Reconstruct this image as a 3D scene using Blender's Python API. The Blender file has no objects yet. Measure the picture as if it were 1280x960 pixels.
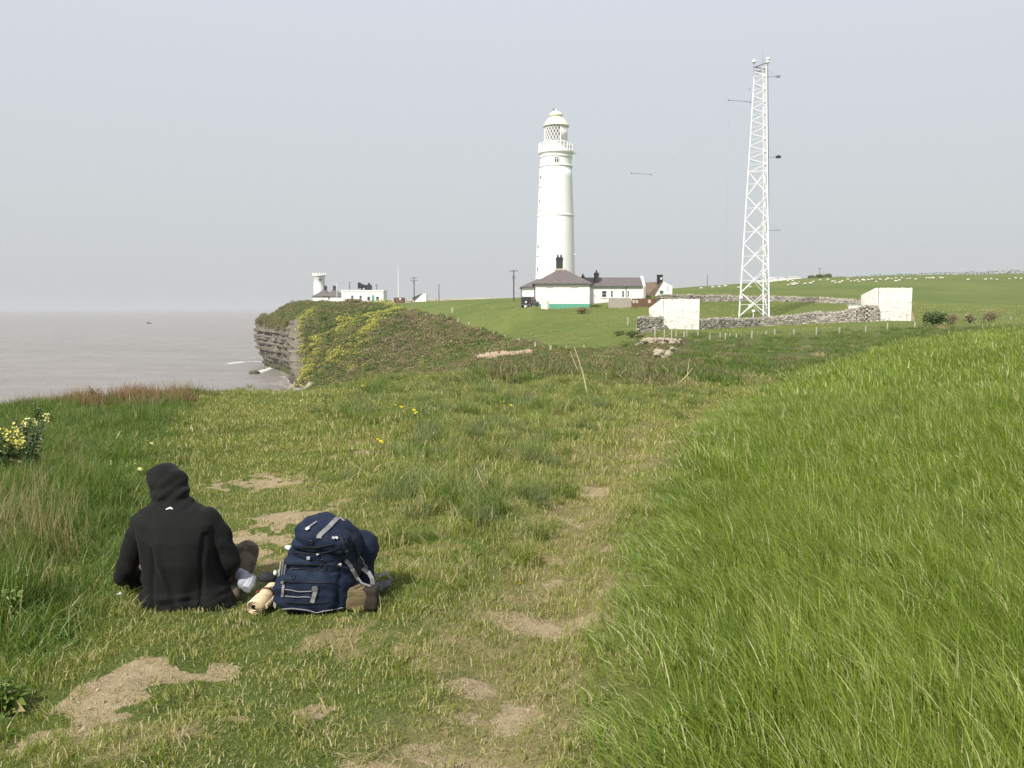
import bpy, bmesh, math, random
import numpy as np
from mathutils import Vector, Matrix, noise as mnoise
from mathutils.bvhtree import BVHTree
from math import pi, sin, cos, radians as R, sqrt, atan2, exp, log

SC = bpy.context.scene
COL = SC.collection
rnd = random.Random(7)
rng = np.random.default_rng(11)

# ---------------------------------------------------------------- camera
EYE = 1.6
PITCH = R(5.02)
FPX = 1070.0
cam_d = bpy.data.cameras.new("camera")
cam = bpy.data.objects.new("camera", cam_d)
COL.objects.link(cam)
cam.location = (0, 0, EYE)
cam.rotation_euler = (R(90) - PITCH, 0, 0)
cam_d.sensor_width = 36
cam_d.lens = FPX / 1280 * 36
cam_d.clip_start = 0.05
cam_d.clip_end = 60000
SC.camera = cam

# ---------------------------------------------------------------- world and sun
SUN_EL, SUN_AZ = R(44), R(214)     # azimuth clockwise from +Y (the view): behind and to the left
sun_dir = Vector((sin(SUN_AZ) * cos(SUN_EL), cos(SUN_AZ) * cos(SUN_EL), sin(SUN_EL)))
world = bpy.data.worlds.new("World")
SC.world = world
world.use_nodes = True
wn, wl = world.node_tree.nodes, world.node_tree.links
wn.clear()
wout = wn.new("ShaderNodeOutputWorld")
wbg = wn.new("ShaderNodeBackground")
wsky = wn.new("ShaderNodeTexSky")
wsky.sky_type = 'NISHITA'
wsky.sun_disc = False
wsky.sun_elevation = SUN_EL
wsky.sun_rotation = SUN_AZ
wsky.air_density = 1.0
wsky.dust_density = 4.0
wtc = wn.new("ShaderNodeTexCoord")
wsep = wn.new("ShaderNodeSeparateXYZ")
wramp = wn.new("ShaderNodeValToRGB")
wmix = wn.new("ShaderNodeMix"); wmix.data_type = 'RGBA'
wl.new(wtc.outputs['Generated'], wsep.inputs[0])
wl.new(wsep.outputs['Z'], wramp.inputs[0])
e = wramp.color_ramp.elements
e[0].position = 0.0; e[0].color = (0.490, 0.515, 0.520, 1)
e[1].position = 0.6; e[1].color = (0.615, 0.635, 0.715, 1)
el = e.new(0.13); el.color = (0.535, 0.560, 0.580, 1)
el = e.new(0.36); el.color = (0.590, 0.615, 0.680, 1)
wsc = wn.new("ShaderNodeVectorMath"); wsc.operation = 'SCALE'; wsc.inputs['Scale'].default_value = 10.6
wl.new(wramp.outputs['Color'], wsc.inputs[0])
wmix.inputs['Factor'].default_value = 0.93          # a pale veil of high haze over the blue
wl.new(wsky.outputs['Color'], wmix.inputs['A'])
wl.new(wsc.outputs[0], wmix.inputs['B'])
wl.new(wmix.outputs['Result'], wbg.inputs['Color'])
wbg.inputs['Strength'].default_value = 0.1
wl.new(wbg.outputs[0], wout.inputs['Surface'])

sun_l = bpy.data.lights.new("sun", 'SUN')
sun = bpy.data.objects.new("sun", sun_l)
COL.objects.link(sun)
sun_l.energy = 4.8
sun_l.angle = R(1.5)
sun_l.color = (1.0, 0.955, 0.88)
sun.rotation_euler = (-sun_dir).to_track_quat('-Z', 'Y').to_euler()
sun.location = (-40, -40, 60)

SC.view_settings.view_transform = 'Standard'
SC.view_settings.look = 'None'
SC.view_settings.gamma = 1
SC.view_settings.exposure = 0.22
SC.render.engine = 'CYCLES'
SC.cycles.max_bounces = 6
SC.cycles.diffuse_bounces = 2
SC.cycles.glossy_bounces = 2
SC.cycles.transmission_bounces = 4
SC.cycles.transparent_max_bounces = 8
SC.cycles.volume_bounces = 0
SC.cycles.use_denoising = True
SC.cycles.denoising_prefilter = 'NONE'

# ---------------------------------------------------------------- helpers
_cp, _sp = cos(PITCH), sin(PITCH)
def at(px, py, Y):
    """world point seen at photo pixel (px, py) at distance Y"""
    u = (px - 640) / FPX; v = (480 - py) / FPX
    t = Y / (_cp + v * _sp)
    return Vector((u * t, Y, EYE + t * (-_sp + v * _cp)))
def zat(py, Y):
    return at(640, py, Y).z
def ground_ray(px, py, z=0.0):
    u = (px - 640) / FPX; v = (480 - py) / FPX
    d = Vector((u, _cp + v * _sp, -_sp + v * _cp))
    return Vector((0, 0, EYE)) + d * ((z - EYE) / d.z)
def link(o, parent=None):
    COL.objects.link(o)
    if parent is not None: o.parent = parent
    return o
def tag(o, label=None, cat=None, group=None, kind=None):
    if label: o['label'] = label
    if cat: o['category'] = cat
    if group: o['group'] = group
    if kind: o['kind'] = kind
    return o
def thing(name, label, cat, loc=(0, 0, 0), rz=0, group=None):
    o = bpy.data.objects.new(name, None)
    o.empty_display_size = 0.3
    link(o); o.location = loc; o.rotation_euler = (0, 0, rz)
    return tag(o, label, cat, group)
def copy_tree(o, parent=None):
    c = o.copy(); COL.objects.link(c); c.parent = parent
    for ch in list(o.children): copy_tree(ch, c)
    return c

class MB:
    """collects shapes and links them as ONE mesh object"""
    def __init__(s): s.v = []; s.f = []; s.m = []; s.cur = 0
    def add(s, vs, fs):
        b = len(s.v); s.v += [tuple(v) for v in vs]
        s.f += [tuple(i + b for i in f) for f in fs]; s.m += [s.cur] * len(fs)
        return s
    def box(s, x0, x1, y0, y1, z0, z1):
        return s.add([(x0,y0,z0),(x1,y0,z0),(x1,y1,z0),(x0,y1,z0),(x0,y0,z1),(x1,y0,z1),(x1,y1,z1),(x0,y1,z1)],
                     [(0,3,2,1),(4,5,6,7),(0,1,5,4),(1,2,6,5),(2,3,7,6),(3,0,4,7)])
    def obox(s, c, sx, sy, sz, rot=0, jit=0):
        ca, sa = cos(rot), sin(rot); vs = []
        for k in range(8):
            x = (sx/2) * (1 if k in (1,2,5,6) else -1); y = (sy/2) * (1 if k in (2,3,6,7) else -1); z = (sz/2) * (1 if k > 3 else -1)
            if jit: x += rnd.uniform(-jit, jit)*sx; y += rnd.uniform(-jit, jit)*sy; z += rnd.uniform(-jit, jit)*sz
            vs.append((c[0]+x*ca-y*sa, c[1]+x*sa+y*ca, c[2]+z))
        return s.add(vs, [(0,3,2,1),(4,5,6,7),(0,1,5,4),(1,2,6,5),(2,3,7,6),(3,0,4,7)])
    def tube(s, pts, rs, n=8, cap=True):
        pts = [Vector(p) for p in pts]
        if not hasattr(rs, '__len__'): rs = [rs]*len(pts)
        vs, fs = [], []
        t0 = (pts[1]-pts[0]).normalized()
        a = t0.orthogonal().normalized()
        for i, p in enumerate(pts):
            t = (pts[min(i+1, len(pts)-1)] - pts[max(i-1, 0)])
            t = t.normalized() if t.length > 1e-9 else t0
            a = (a - t*a.dot(t)).normalized(); b = t.cross(a)
            for k in range(n):
                an = 2*pi*k/n
                vs.append(p + (a*cos(an)+b*sin(an))*rs[i])
        for i in range(len(pts)-1):
            for k in range(n):
                k2 = (k+1) % n
                fs.append((i*n+k, i*n+k2, (i+1)*n+k2, (i+1)*n+k))
        if cap:
            fs.append(tuple(range(n-1, -1, -1))); m = (len(pts)-1)*n; fs.append(tuple(range(m, m+n)))
        return s.add(vs, fs)
    def lathe(s, prof, n=32, c=(0,0,0), cap=True):
        vs, fs = [], []
        for r, z in prof:
            for k in range(n):
                an = 2*pi*k/n; vs.append((c[0]+r*cos(an), c[1]+r*sin(an), c[2]+z))
        for i in range(len(prof)-1):
            for k in range(n):
                k2 = (k+1) % n; fs.append((i*n+k, i*n+k2, (i+1)*n+k2, (i+1)*n+k))
        if cap:
            fs.append(tuple(range(n-1, -1, -1))); m = (len(prof)-1)*n; fs.append(tuple(range(m, m+n)))
        return s.add(vs, fs)
    def loft(s, rings, cap=True):
        n = len(rings[0]); vs = [p for r in rings for p in r]; fs = []
        for i in range(len(rings)-1):
            for k in range(n):
                k2 = (k+1) % n; fs.append((i*n+k, i*n+k2, (i+1)*n+k2, (i+1)*n+k))
        if cap:
            fs.append(tuple(range(n-1, -1, -1))); m = (len(rings)-1)*n; fs.append(tuple(range(m, m+n)))
        return s.add(vs, fs)
    def ell(s, c, rx, ry, rz, M=None, nu=20, nv=12, e=1.0):
        """superellipsoid; e<1 is boxier"""
        sg = lambda x, p: math.copysign(abs(x)**p, x)
        vs, fs = [], []
        for j in range(nv+1):
            ph = -pi/2 + pi*j/nv
            for k in range(nu):
                th = 2*pi*k/nu
                p = Vector((rx*sg(cos(ph), e)*sg(cos(th), e), ry*sg(cos(ph), e)*sg(sin(th), e), rz*sg(sin(ph), e)))
                if M is not None: p = M @ p
                vs.append(p + Vector(c))
        for j in range(nv):
            for k in range(nu):
                k2 = (k+1) % nu; fs.append((j*nu+k, j*nu+k2, (j+1)*nu+k2, (j+1)*nu+k))
        return s.add(vs, fs)
    def mesh(s, name, mats, smooth=False):
        me = bpy.data.meshes.new(name); me.from_pydata(s.v, [], s.f)
        for m in (mats if isinstance(mats, (list, tuple)) else [mats]): me.materials.append(m)
        me.polygons.foreach_set('material_index', s.m)
        if smooth: me.polygons.foreach_set('use_smooth', [True]*len(s.f))
        me.validate(); me.update()
        return me
    def build(s, name, mats, parent=None, smooth=False, loc=None, bevel=0):
        o = bpy.data.objects.new(name, s.mesh(name, mats, smooth)); link(o, parent)
        if loc is not None: o.location = loc
        if bevel:
            b = o.modifiers.new("bevel", 'BEVEL'); b.width = bevel; b.segments = 2; b.limit_method = 'ANGLE'
        return o

def np_mesh(name, V, F, mats, smooth=True):
    me = bpy.data.meshes.new(name)
    V = np.asarray(V, np.float32); F = np.asarray(F, np.int32)
    me.vertices.add(len(V)); me.vertices.foreach_set('co', V.ravel())
    k = F.shape[1]
    me.loops.add(F.size); me.loops.foreach_set('vertex_index', F.ravel())
    me.polygons.add(len(F))
    me.polygons.foreach_set('loop_start', np.arange(0, F.size, k, dtype=np.int32))
    me.polygons.foreach_set('loop_total', np.full(len(F), k, np.int32))
    if smooth: me.polygons.foreach_set('use_smooth', np.ones(len(F), bool))
    for m in mats: me.materials.append(m)
    me.update(calc_edges=True)
    return me

# ---------------------------------------------------------------- materials
class NT:
    def __init__(s, name, rough=0.8, spec=0.3):
        s.mat = bpy.data.materials.new(name); s.mat.use_nodes = True
        s.n, s.l = s.mat.node_tree.nodes, s.mat.node_tree.links
        s.b = s.n['Principled BSDF']; s.out = s.n['Material Output']
        s.b.inputs['Roughness'].default_value = rough
        s.b.inputs['Specular IOR Level'].default_value = spec
    def new(s, t, **k):
        x = s.n.new(t)
        for a, b in k.items(): setattr(x, a, b)
        return x
    def setin(s, x, sock, v):
        if isinstance(v, bpy.types.NodeSocket): s.l.new(v, x.inputs[sock])
        else: x.inputs[sock].default_value = v
    def coord(s, kind='Object', scale=None):
        t = s.new('ShaderNodeTexCoord').outputs[kind]
        if scale is None: return t
        m = s.new('ShaderNodeMapping'); s.l.new(t, m.inputs[0]); m.inputs['Scale'].default_value = scale
        return m.outputs[0]
    def noise(s, scale, detail=4, rough=0.6, vec=None, dist=0):
        x = s.new('ShaderNodeTexNoise'); x.inputs['Scale'].default_value = scale
        x.inputs['Detail'].default_value = detail; x.inputs['Roughness'].default_value = rough
        x.inputs['Distortion'].default_value = dist
        if vec is not None: s.l.new(vec, x.inputs['Vector'])
        return x.outputs['Fac']
    def ramp(s, fac, stops, interp='LINEAR'):
        x = s.new('ShaderNodeValToRGB'); s.l.new(fac, x.inputs[0])
        cr = x.color_ramp; cr.interpolation = interp
        while len(cr.elements) < len(stops): cr.elements.new(0.5)
        for el, (p, c) in zip(cr.elements, stops):
            el.position = p; el.color = (c, c, c, 1) if not hasattr(c, '__len__') else (*c, 1)
        return x.outputs['Color']
    def mix(s, fac, a, b, mode='MIX'):
        x = s.new('ShaderNodeMix'); x.data_type = 'RGBA'; x.blend_type = mode
        for sock, v in (('Factor', fac), ('A', a), ('B', b)):
            if isinstance(v, bpy.types.NodeSocket): s.l.new(v, x.inputs[sock])
            elif sock == 'Factor': x.inputs[sock].default_value = v
            else: x.inputs[sock].default_value = (*v, 1) if len(v) == 3 else v
        return x.outputs['Result']
    def math(s, op, a, b=0.0, clamp=False):
        x = s.new('ShaderNodeMath'); x.operation = op; x.use_clamp = clamp
        s.setin(x, 0, a); s.setin(x, 1, b); return x.outputs[0]
    def attr(s, name, what='Fac', kind='GEOMETRY'):
        x = s.new('ShaderNodeAttribute'); x.attribute_name = name; x.attribute_type = kind
        return x.outputs[what]
    def bump(s, h, strength=0.5, dist=0.02):
        x = s.new('ShaderNodeBump'); s.l.new(h, x.inputs['Height'])
        x.inputs['Strength'].default_value = strength; x.inputs['Distance'].default_value = dist
        s.l.new(x.outputs[0], s.b.inputs['Normal']); return x
    def base(s, v):
        if isinstance(v, bpy.types.NodeSocket): s.l.new(v, s.b.inputs['Base Color'])
        else: s.b.inputs['Base Color'].default_value = (*v, 1)
        return s

def simple(name, c, rough=0.7, var=0.15, scale=8, spec=0.3, bump=0.0, bscale=40, metallic=0):
    m = NT(name, rough, spec)
    co = m.coord()
    n = m.noise(scale, 5, 0.6, co)
    lo = tuple(x*(1-var) for x in c); hi = tuple(min(1, x*(1+var)) for x in c)
    m.base(m.ramp(n, [(0.3, lo), (0.7, hi)]))
    m.b.inputs['Metallic'].default_value = metallic
    if bump: m.bump(m.noise(bscale, 4, 0.6, co), bump, 0.01)
    return m.mat
# ---------------------------------------------------------------- terrain height
SEA = -20.0
CP = []
def cp(px, Y, z=None, py=None):
    if z is None: z = zat(py, Y)
    CP.append((atan2((px-640)/FPX/1.0, 1.0), Y, z))
for px in (-900, -300, 0, 250, 450, 640, 800, 1000, 1280, 1700, 2400):
    for Y in (1.0, 2.5, 4.5, 7.5): cp(px, Y, 0)
for px in (0, 180, 360): cp(px, 11, 0.0); cp(px, 15, 0.0)
for px in (-900, -300): cp(px, 14, 0.0); cp(px, 40, 0.0); cp(px, 150, 1.0); cp(px, 400, 4)
for px in (480, 640, 760): cp(px, 12, 0.0)
cp(900, 12, -.1); cp(1100, 12, 0); cp(1280, 12, .1); cp(1280, 25, .35); cp(1100, 25, .05); cp(960, 20, -.3); cp(1700, 40, .9)
# columns: near crest, hidden gully, headland or field beyond
for px, rows in {
    300: [(17, 0), (30, -3), (60, -8), (120, -12), (200, -12), (280, zat(379, 280)), (330, zat(378.5, 330))],
    338: [(268, zat(380, 268)), (300, zat(378, 300)), (335, zat(377.3, 335))],
    355: [(262, zat(384, 262)), (285, zat(378, 285))],
    370: [(17, 0), (24, -2.2), (40, -6), (60, -8.5), (120, -14), (200, -19.5), (229, zat(487, 229)), (238, zat(450, 238)), (247, zat(415, 247)), (258, zat(388, 258)), (275, zat(378.5, 275)), (330, zat(377, 330))],
    400: [(17, 0), (24, -2.0), (45, -6), (120, -14), (205, zat(483, 205)), (222, zat(455, 222)), (238, zat(415, 238)), (252, zat(390, 252)), (275, zat(380.5, 275)), (340, zat(377.5, 340))],
    430: [(17, 0), (26, -2.2), (60, -7), (120, -12.2), (190, zat(477, 190)), (212, zat(440, 212)), (238, zat(402, 238)), (262, zat(384, 262)), (310, zat(379.2, 310))],
    500: [(18.5, 0), (26, -1.2), (50, -5.5), (100, -9), (150, zat(475, 150)), (180, zat(440, 180)), (208, zat(408, 208)), (235, zat(387, 235)), (300, zat(379, 300))],
    560: [(20.5, -.15), (28, -1.1), (50, -4), (90, zat(469, 90)), (135, zat(433, 135)), (165, zat(408, 165)), (195, zat(393, 195)), (300, zat(376.5, 300))],
    640: [(24, -.25), (33, -1.4), (60, -2.8), (75, zat(449, 75)), (100, zat(434, 100)), (135, zat(412, 135)), (150, zat(385.5, 150)), (165, zat(383, 165)), (300, zat(376, 300))],
    690: [(28, -.4), (40, -1.6), (65, -2.4), (95, zat(436, 95)), (120, zat(415, 120)), (146, zat(385.5, 146)), (160, zat(383, 160)), (300, zat(376, 300))],
    655: [(138, zat(386, 138)), (150, zat(384, 150))],
    720: [(138, zat(386, 138)), (146, zat(384, 146))],
    750: [(32, -.6), (46, -1.6), (70, -2.2), (90, zat(436, 90)), (115, zat(408, 115)), (148, zat(383, 148)), (170, zat(377, 170)), (300, zat(373, 300))],
    805: [(35, -.8), (50, -1.6), (75, -2.0), (95, zat(416, 95)), (115, zat(400, 115)), (135, zat(386, 135)), (172, zat(372, 172)), (300, zat(364, 300))],
    875: [(30, -.75), (50, -1.3), (80, zat(426, 80)), (96, zat(414, 96)), (118, zat(397, 118)), (140, zat(377.5, 140)), (220, zat(366, 220)), (350, zat(359.5, 350)), (420, 9.0)],
    945: [(26, -.6), (34, -1.4), (50, -1.5), (80, zat(425, 80)), (104, zat(408, 104)), (118, zat(396, 118)), (140, zat(378, 140)), (230, zat(366, 230)), (400, zat(354.5, 400)), (480, 11.5)],
    1000: [(27, -.5), (34, -1.3), (50, -1.5), (80, zat(424, 80)), (104, zat(405, 104)), (140, zat(379, 140)), (250, zat(363, 250)), (430, zat(351, 430)), (520, 13)],
    1095: [(38, -.3), (48, -1.1), (80, zat(418, 80)), (99, zat(400.5, 99)), (135, zat(382, 135)), (250, zat(362, 250)), (450, zat(348, 450)), (560, 15)],
    1180: [(47, -.15), (58, -.8), (80, zat(413, 80)), (98, zat(402, 98)), (150, zat(384, 150)), (260, zat(363, 260)), (450, zat(345.5, 450)), (560, 16)],
    1280: [(50, .15), (62, -.45), (95, zat(402, 95)), (150, zat(382, 150)), (260, zat(362, 260)), (450, zat(343, 450)), (560, 18)],
    1500: [(50, 1.2), (90, 1.5), (150, 4), (260, 9), (450, 22), (560, 20)],
    1900: [(50, 1.6), (90, 3), (150, 6), (260, 11), (450, 25)],
}.items():
    for Y, z in rows: cp(px, Y, z)
for px in (500, 700, 900, 1280, 1900): cp(px, 1400, {500: 5, 700: 6}.get(px, 9))
_c = np.array(CP)
_ca = _c[:, 0]; _Yr = _c[:, 1]; _r = _Yr / np.cos(_ca)
_cx = np.stack([_ca*2.6, np.log(_r)], 1); _cs = _c[:, 2] / _r
def _phi(d2): return 0.5*d2*np.log(d2 + 1e-12)
_n = len(_cx)
_K = _phi(((_cx[:, None]-_cx[None])**2).sum(-1)) + np.eye(_n)*2e-4
_P = np.concatenate([np.ones((_n, 1)), _cx], 1)
_A = np.block([[_K, _P], [_P.T, np.zeros((3, 3))]])
_W = np.linalg.solve(_A, np.concatenate([_cs, np.zeros(3)]))
def tps(x, y):
    th = np.arctan2(x, y); r = np.maximum(np.hypot(x, y), 0.5)
    q = np.stack([np.clip(th, -1.25, 1.25)*2.6, np.log(r)], 1)
    out = np.empty(len(q))
    for i in range(0, len(q), 20000):
        qq = q[i:i+20000]
        out[i:i+20000] = _phi(((qq[:, None]-_cx[None])**2).sum(-1)) @ _W[:_n] + _W[_n] + qq @ _W[_n+1:]
    back = np.clip((np.abs(th)-1.1)/0.5, 0, 1); back = back*back*(3-2*back)
    return out*r*(1-back)

# land outline (world metres); sea beyond it
COAST = [(-300, -260), (-60, -90), (-14, -30), (-10.3, -4), (-8.8, 5), (-8.5, 13.6), (-7.6, 15), (-6.9, 16.4), (-5.6, 17.2), (-4.5, 17.4), (-5.2, 22), (-11, 45),
         (-29, 115), (-50, 200), (-57.8, 229), (-62.5, 249), (-68.3, 271), (-77, 290), (-86, 309), (-94.5, 327), (-98.5, 348), (-99, 385), (-96, 450),
         (-60, 560), (60, 800), (500, 1500), (1500, 2600), (3500, 3000), (3500, -1500), (-300, -1500)]
CN = np.array(COAST, float)
def seg_dist(x, y, P, closed=True):
    d = np.full(len(x), 1e18); m = len(P)
    for i in range(m if closed else m-1):
        a = P[i]; b = P[(i+1) % m]; ab = b-a; L = ab@ab
        t = np.clip(((x-a[0])*ab[0]+(y-a[1])*ab[1])/L, 0, 1)
        d = np.minimum(d, (x-a[0]-t*ab[0])**2+(y-a[1]-t*ab[1])**2)
    return np.sqrt(d)
def inside(x, y, P):
    c = np.zeros(len(x), bool); m = len(P); j = m-1
    for i in range(m):
        xi, yi = P[i]; xj, yj = P[j]
        if yi != yj: c ^= ((yi > y) != (yj > y)) & (x < (xj-xi)*(y-yi)/(yj-yi)+xi)
        j = i
    return c
# value noise, vectorised
_perm = rng.random((256, 256))
def vnoise(x, y, s):
    x = np.asarray(x)/s; y = np.asarray(y)/s
    xi = np.floor(x).astype(int); yi = np.floor(y).astype(int); fx = x-xi; fy = y-yi
    fx = fx*fx*(3-2*fx); fy = fy*fy*(3-2*fy)
    g = lambda a, b: _perm[a & 255, b & 255]
    return (g(xi, yi)*(1-fx)+g(xi+1, yi)*fx)*(1-fy)+(g(xi, yi+1)*(1-fx)+g(xi+1, yi+1)*fx)*fy*1.0
def fbm(x, y, s, o=4):
    v = 0; a = 0.5; t = 0
    for k in range(o): v = v+a*vnoise(x+13*k, y-7*k, s/2**k); t += a; a *= 0.5
    return v/t
smooth = lambda a, b, x: (lambda t: t*t*(3-2*t))(np.clip((x-a)/(b-a), 0, 1))

# crop edge and left long-grass edge, as lines on the ground
crop_line = [(755, 1100), (752, 960), (757, 860), (775, 770), (800, 690), (828, 610), (850, 560), (872, 520), (905, 500), (985, 474), (1060, 446)]
CROP = [ground_ray(a, b) for a, b in crop_line]
CROP = np.array([(p.x, p.y) for p in CROP[:-2]] + [tuple(at(1000, 470, 26.5)[:2]), tuple(at(1060, 448, 34)[:2]), tuple(at(1140, 421, 44)[:2]), tuple(at(1280, 405, 51)[:2]), (70, 60), (80, -30), (0.6, -30), (0.42, 0.5)])
LONG = [ground_ray(a, b) for a, b in [(-60, 960), (-10, 880), (50, 830), (120, 775), (160, 720), (185, 650), (215, 580), (245, 520), (262, 500), (278, 492)]]
LONG = np.array([(p.x, p.y) for p in LONG] + [(-5.7, 17.2), (-7.5, 15.5), (-12, 14), (-14, -20), (-2.6, -20)])
TRACK = np.array([(p.x, p.y) for p in [ground_ray(a, b) for a, b in [(420, 1000), (330, 800), (318, 660), (320, 600), (330, 545), (335, 515), (330, 498)]]])
TRACK2 = np.array([(p.x, p.y) for p in [ground_ray(a, b) for a, b in [(600, 1000), (640, 860), (690, 740), (700, 690), (725, 640), (760, 590), (800, 550), (850, 520), (890, 500), (930, 488)]]])

def height(x, y):
    x = np.asarray(x, float); y = np.asarray(y, float)
    z = tps(x, y)
    r = np.hypot(x, y)
    d = seg_dist(x, y, CN); ins = inside(x, y, CN); sd = np.where(ins, d, -d)
    far = smooth(150, 230, y)
    # rounded shoulder of the land at the edge
    w = 1.2 + 13*far; dr = 0.35 + 7.5*far
    z = z - dr*(1-np.clip(sd/w, 0, 1))**2 * (sd > 0) * (1-smooth(300, 700, np.abs(x)))
    z = np.where(sd < 0, z - dr + sd*(4.5+40*far), z)
    # lumps, ruts
    near = 1-smooth(14, 45, r)
    crop = inside(x, y, CROP)
    lump = (fbm(x, y, 1.3)-.5)*.16 + (fbm(x+50, y, 0.35, 3)-.5)*.05
    t1 = np.exp(-(seg_dist(x, y, TRACK, False)/.6)**2); t2 = np.exp(-(seg_dist(x, y, TRACK2, False)/.30)**2)
    z = z + near*(lump - .04*t1 - .10*t2)
    # tussock bank in front of the gully
    mid = smooth(11, 20, r)*(1-smooth(60, 90, r))
    z = z + mid*(fbm(x, y, 4.0)-.5)*.40*np.where(crop, 0.35, 1) 
    z = z + smooth(60, 120, r)*(fbm(x, y, 22.)-.5)*1.0
    slope = smooth(0, 1, (z < -1.5)*far*1.0)
    z = z + slope*(fbm(x, y, 7.0)-.5)*2.2
    return np.maximum(z, -34)
def gz(x, y): return float(height(np.array([x]), np.array([y]))[0])
def gpt(px, Y, dz=0.0):
    """point on the ground seen in photo column px at distance Y"""
    p = at(px, 386, Y); z = gz(p.x, p.y)
    for _ in range(2):
        # correct x for the slight pitch effect
        t = Y*_cp + (EYE-z)*_sp
        x = (px-640)/FPX*t; z = gz(x, Y)
    return Vector((x, Y, z+dz))
def xz(px, py, Y):
    p = at(px, py, Y); return p

# soil patches in the photo (px, py, rx, ry)
SOIL = [(128,885,62,24),(165,850,38,22),(70,920,36,14),(275,830,20,8),(336,655,48,20),(325,598,42,7),(392,882,20,13),(662,862,48,17),(735,850,30,10),
        (565,925,58,17),(585,835,30,11),(570,872,40,12),(690,762,52,14),(760,752,25,6),(640,768,17,6),(697,683,20,7),(715,643,18,6),(760,598,20,6),(715,655,14,4),
        (690,706,16,4),(640,905,20,7),(415,570,14,4),(470,560,28,5),(640,878,22,7),(690,930,30,9),(230,925,20,6),(300,905,18,6),(500,960,50,14),(840,548,16,3),(800,560,16,3), (768,678,14,4)]
SOILW = []
for a, b, c, d in SOIL:
    p = ground_ray(a, b); q = ground_ray(a+c, b); n_ = ground_ray(a, b-d); m_ = ground_ray(a, min(b+d, 1100))
    SOILW.append((p.x, p.y, q.x-p.x, (n_.y-m_.y)/2))
DRY = [(480,600,90,26),(450,548,60,12),(550,690,50,22),(620,560,60,12),(690,545,70,10),(560,800,70,25),(720,560,60,14),(500,640,60,16),(850,525,60,10),(300,700,60,20),(30,650,45,40),(100,495,90,9),(420,790,60,16),(560,940,120,30),(160,930,120,30),(560,610,60,18)]
DRYW = []
for a, b, c, d in DRY:
    p = ground_ray(a, b); q = ground_ray(a+c, b); n_ = ground_ray(a, b-d); m_ = ground_ray(a, min(b+d, 1100))
    DRYW.append((p.x, p.y, q.x-p.x, (n_.y-m_.y)/2))
def blob_mask(x, y, L, edge=0.4, jitter=1.5):
    n = fbm(x*1.0, y*1.0, 0.35, 4)-.5; n2 = fbm(x+9, y+4, 0.09, 3)-.5
    m = np.zeros(len(x))
    for cx, cy, rx, ry in L:
        k = np.hypot((x-cx)/rx, (y-cy)/ry)
        m = np.maximum(m, 1-smooth(1-edge, 1+edge, k+n*jitter*2+n2*2.4+.12))
    return m
def soil_mask(x, y):
    return blob_mask(x, y, SOILW)*(np.hypot(x, y) < 18)
def dry_mask(x, y):
    m = blob_mask(x, y, DRYW, .6, .8)*.8*(np.hypot(x, y) < 24)
    t = np.exp(-(seg_dist(x, y, TRACK2, False)/.5)**2)*.85*(y < 30)
    return np.clip(np.maximum(m, t)+(fbm(x, y, .9)-.5)*.5, 0, 1)
def in_px(x, y, z):
    """photo pixel of world points"""
    dz = z-EYE
    t = y*_cp-dz*_sp; v = (y*_sp+dz*_cp)/t
    return 640+FPX*x/t, 480-FPX*v
def heath_mask(x, y):
    """rough brown-green cover: gully banks and headland slope"""
    r = np.hypot(x, y); px = 640+FPX*x/np.maximum(y, .1)
    crop = inside(x, y, CROP)
    bank = smooth(15, 22, y)*(1-smooth(75, 95, y))*smooth(520, 620, px)
    bank = bank*(1-.35*smooth(850, 920, px))
    hd = tps(x, y)
    pxx, pyy = in_px(x, np.maximum(y, .1), hd)
    ln = np.interp(pxx, [300, 430, 470, 500, 532, 570, 620, 660, 700, 830], [372, 376, 381, 386, 393, 400, 417, 430, 436, 439])
    slope = smooth(40, 80, y)*smooth(-2, 3, pyy-ln+(fbm(x, y, 9)-.5)*7)*(1-smooth(820, 860, pxx))
    sd = seg_dist(x, y, CN)
    rim = smooth(210, 240, y)*(1-smooth(16, 30, sd))
    m = np.maximum(np.maximum(bank, slope), rim)
    return np.clip(m*(~crop), 0, 1)

# ---- grid
ths = np.concatenate([np.linspace(-180, -70, 45)[:-1], np.linspace(-70, -36, 30)[:-1], np.linspace(-36, 36, 500)[:-1], np.linspace(36, 70, 30)[:-1], np.linspace(70, 180, 45)[:-1]])
ths = np.radians(ths)
rs = np.concatenate([np.linspace(0.25, 2.2, 12)[:-1], np.exp(np.linspace(log(2.2), log(20), 330))[:-1], np.exp(np.linspace(log(20), log(520), 330))[:-1], np.exp(np.linspace(log(520), log(3000), 26))])
TH, RR = np.meshgrid(ths, rs)
X = (RR*np.sin(TH)).ravel(); Y_ = (RR*np.cos(TH)).ravel()
Z = height(X, Y_)
nt, nr = len(ths), len(rs)
ii = np.arange(nt); jj = np.arange(nr-1)
a = (jj[:, None]*nt+ii[None]); b = (jj[:, None]*nt+((ii+1) % nt)[None])
F = np.stack([a, a+nt, b+nt, b], -1).reshape(-1, 4)
keep = ~((Z[F] < -33.5).all(1)); F = F[keep]
V = np.stack([X, Y_, Z], 1)
V = np.concatenate([V, [[0, 0, gz(0, .01)]]]); cidx = len(V)-1
# zone masks: r soil, g heath, b crop, a dry
zone = np.zeros((len(V), 4), np.float32)
xx, yy = V[:, 0], V[:, 1]
nearm = np.hypot(xx, yy) < 30
zone[nearm, 0] = soil_mask(xx[nearm], yy[nearm])
zone[:, 1] = heath_mask(xx, yy)
zone[:, 2] = inside(xx, yy, CROP)
zone[nearm, 3] = dry_mask(xx[nearm], yy[nearm])

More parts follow.
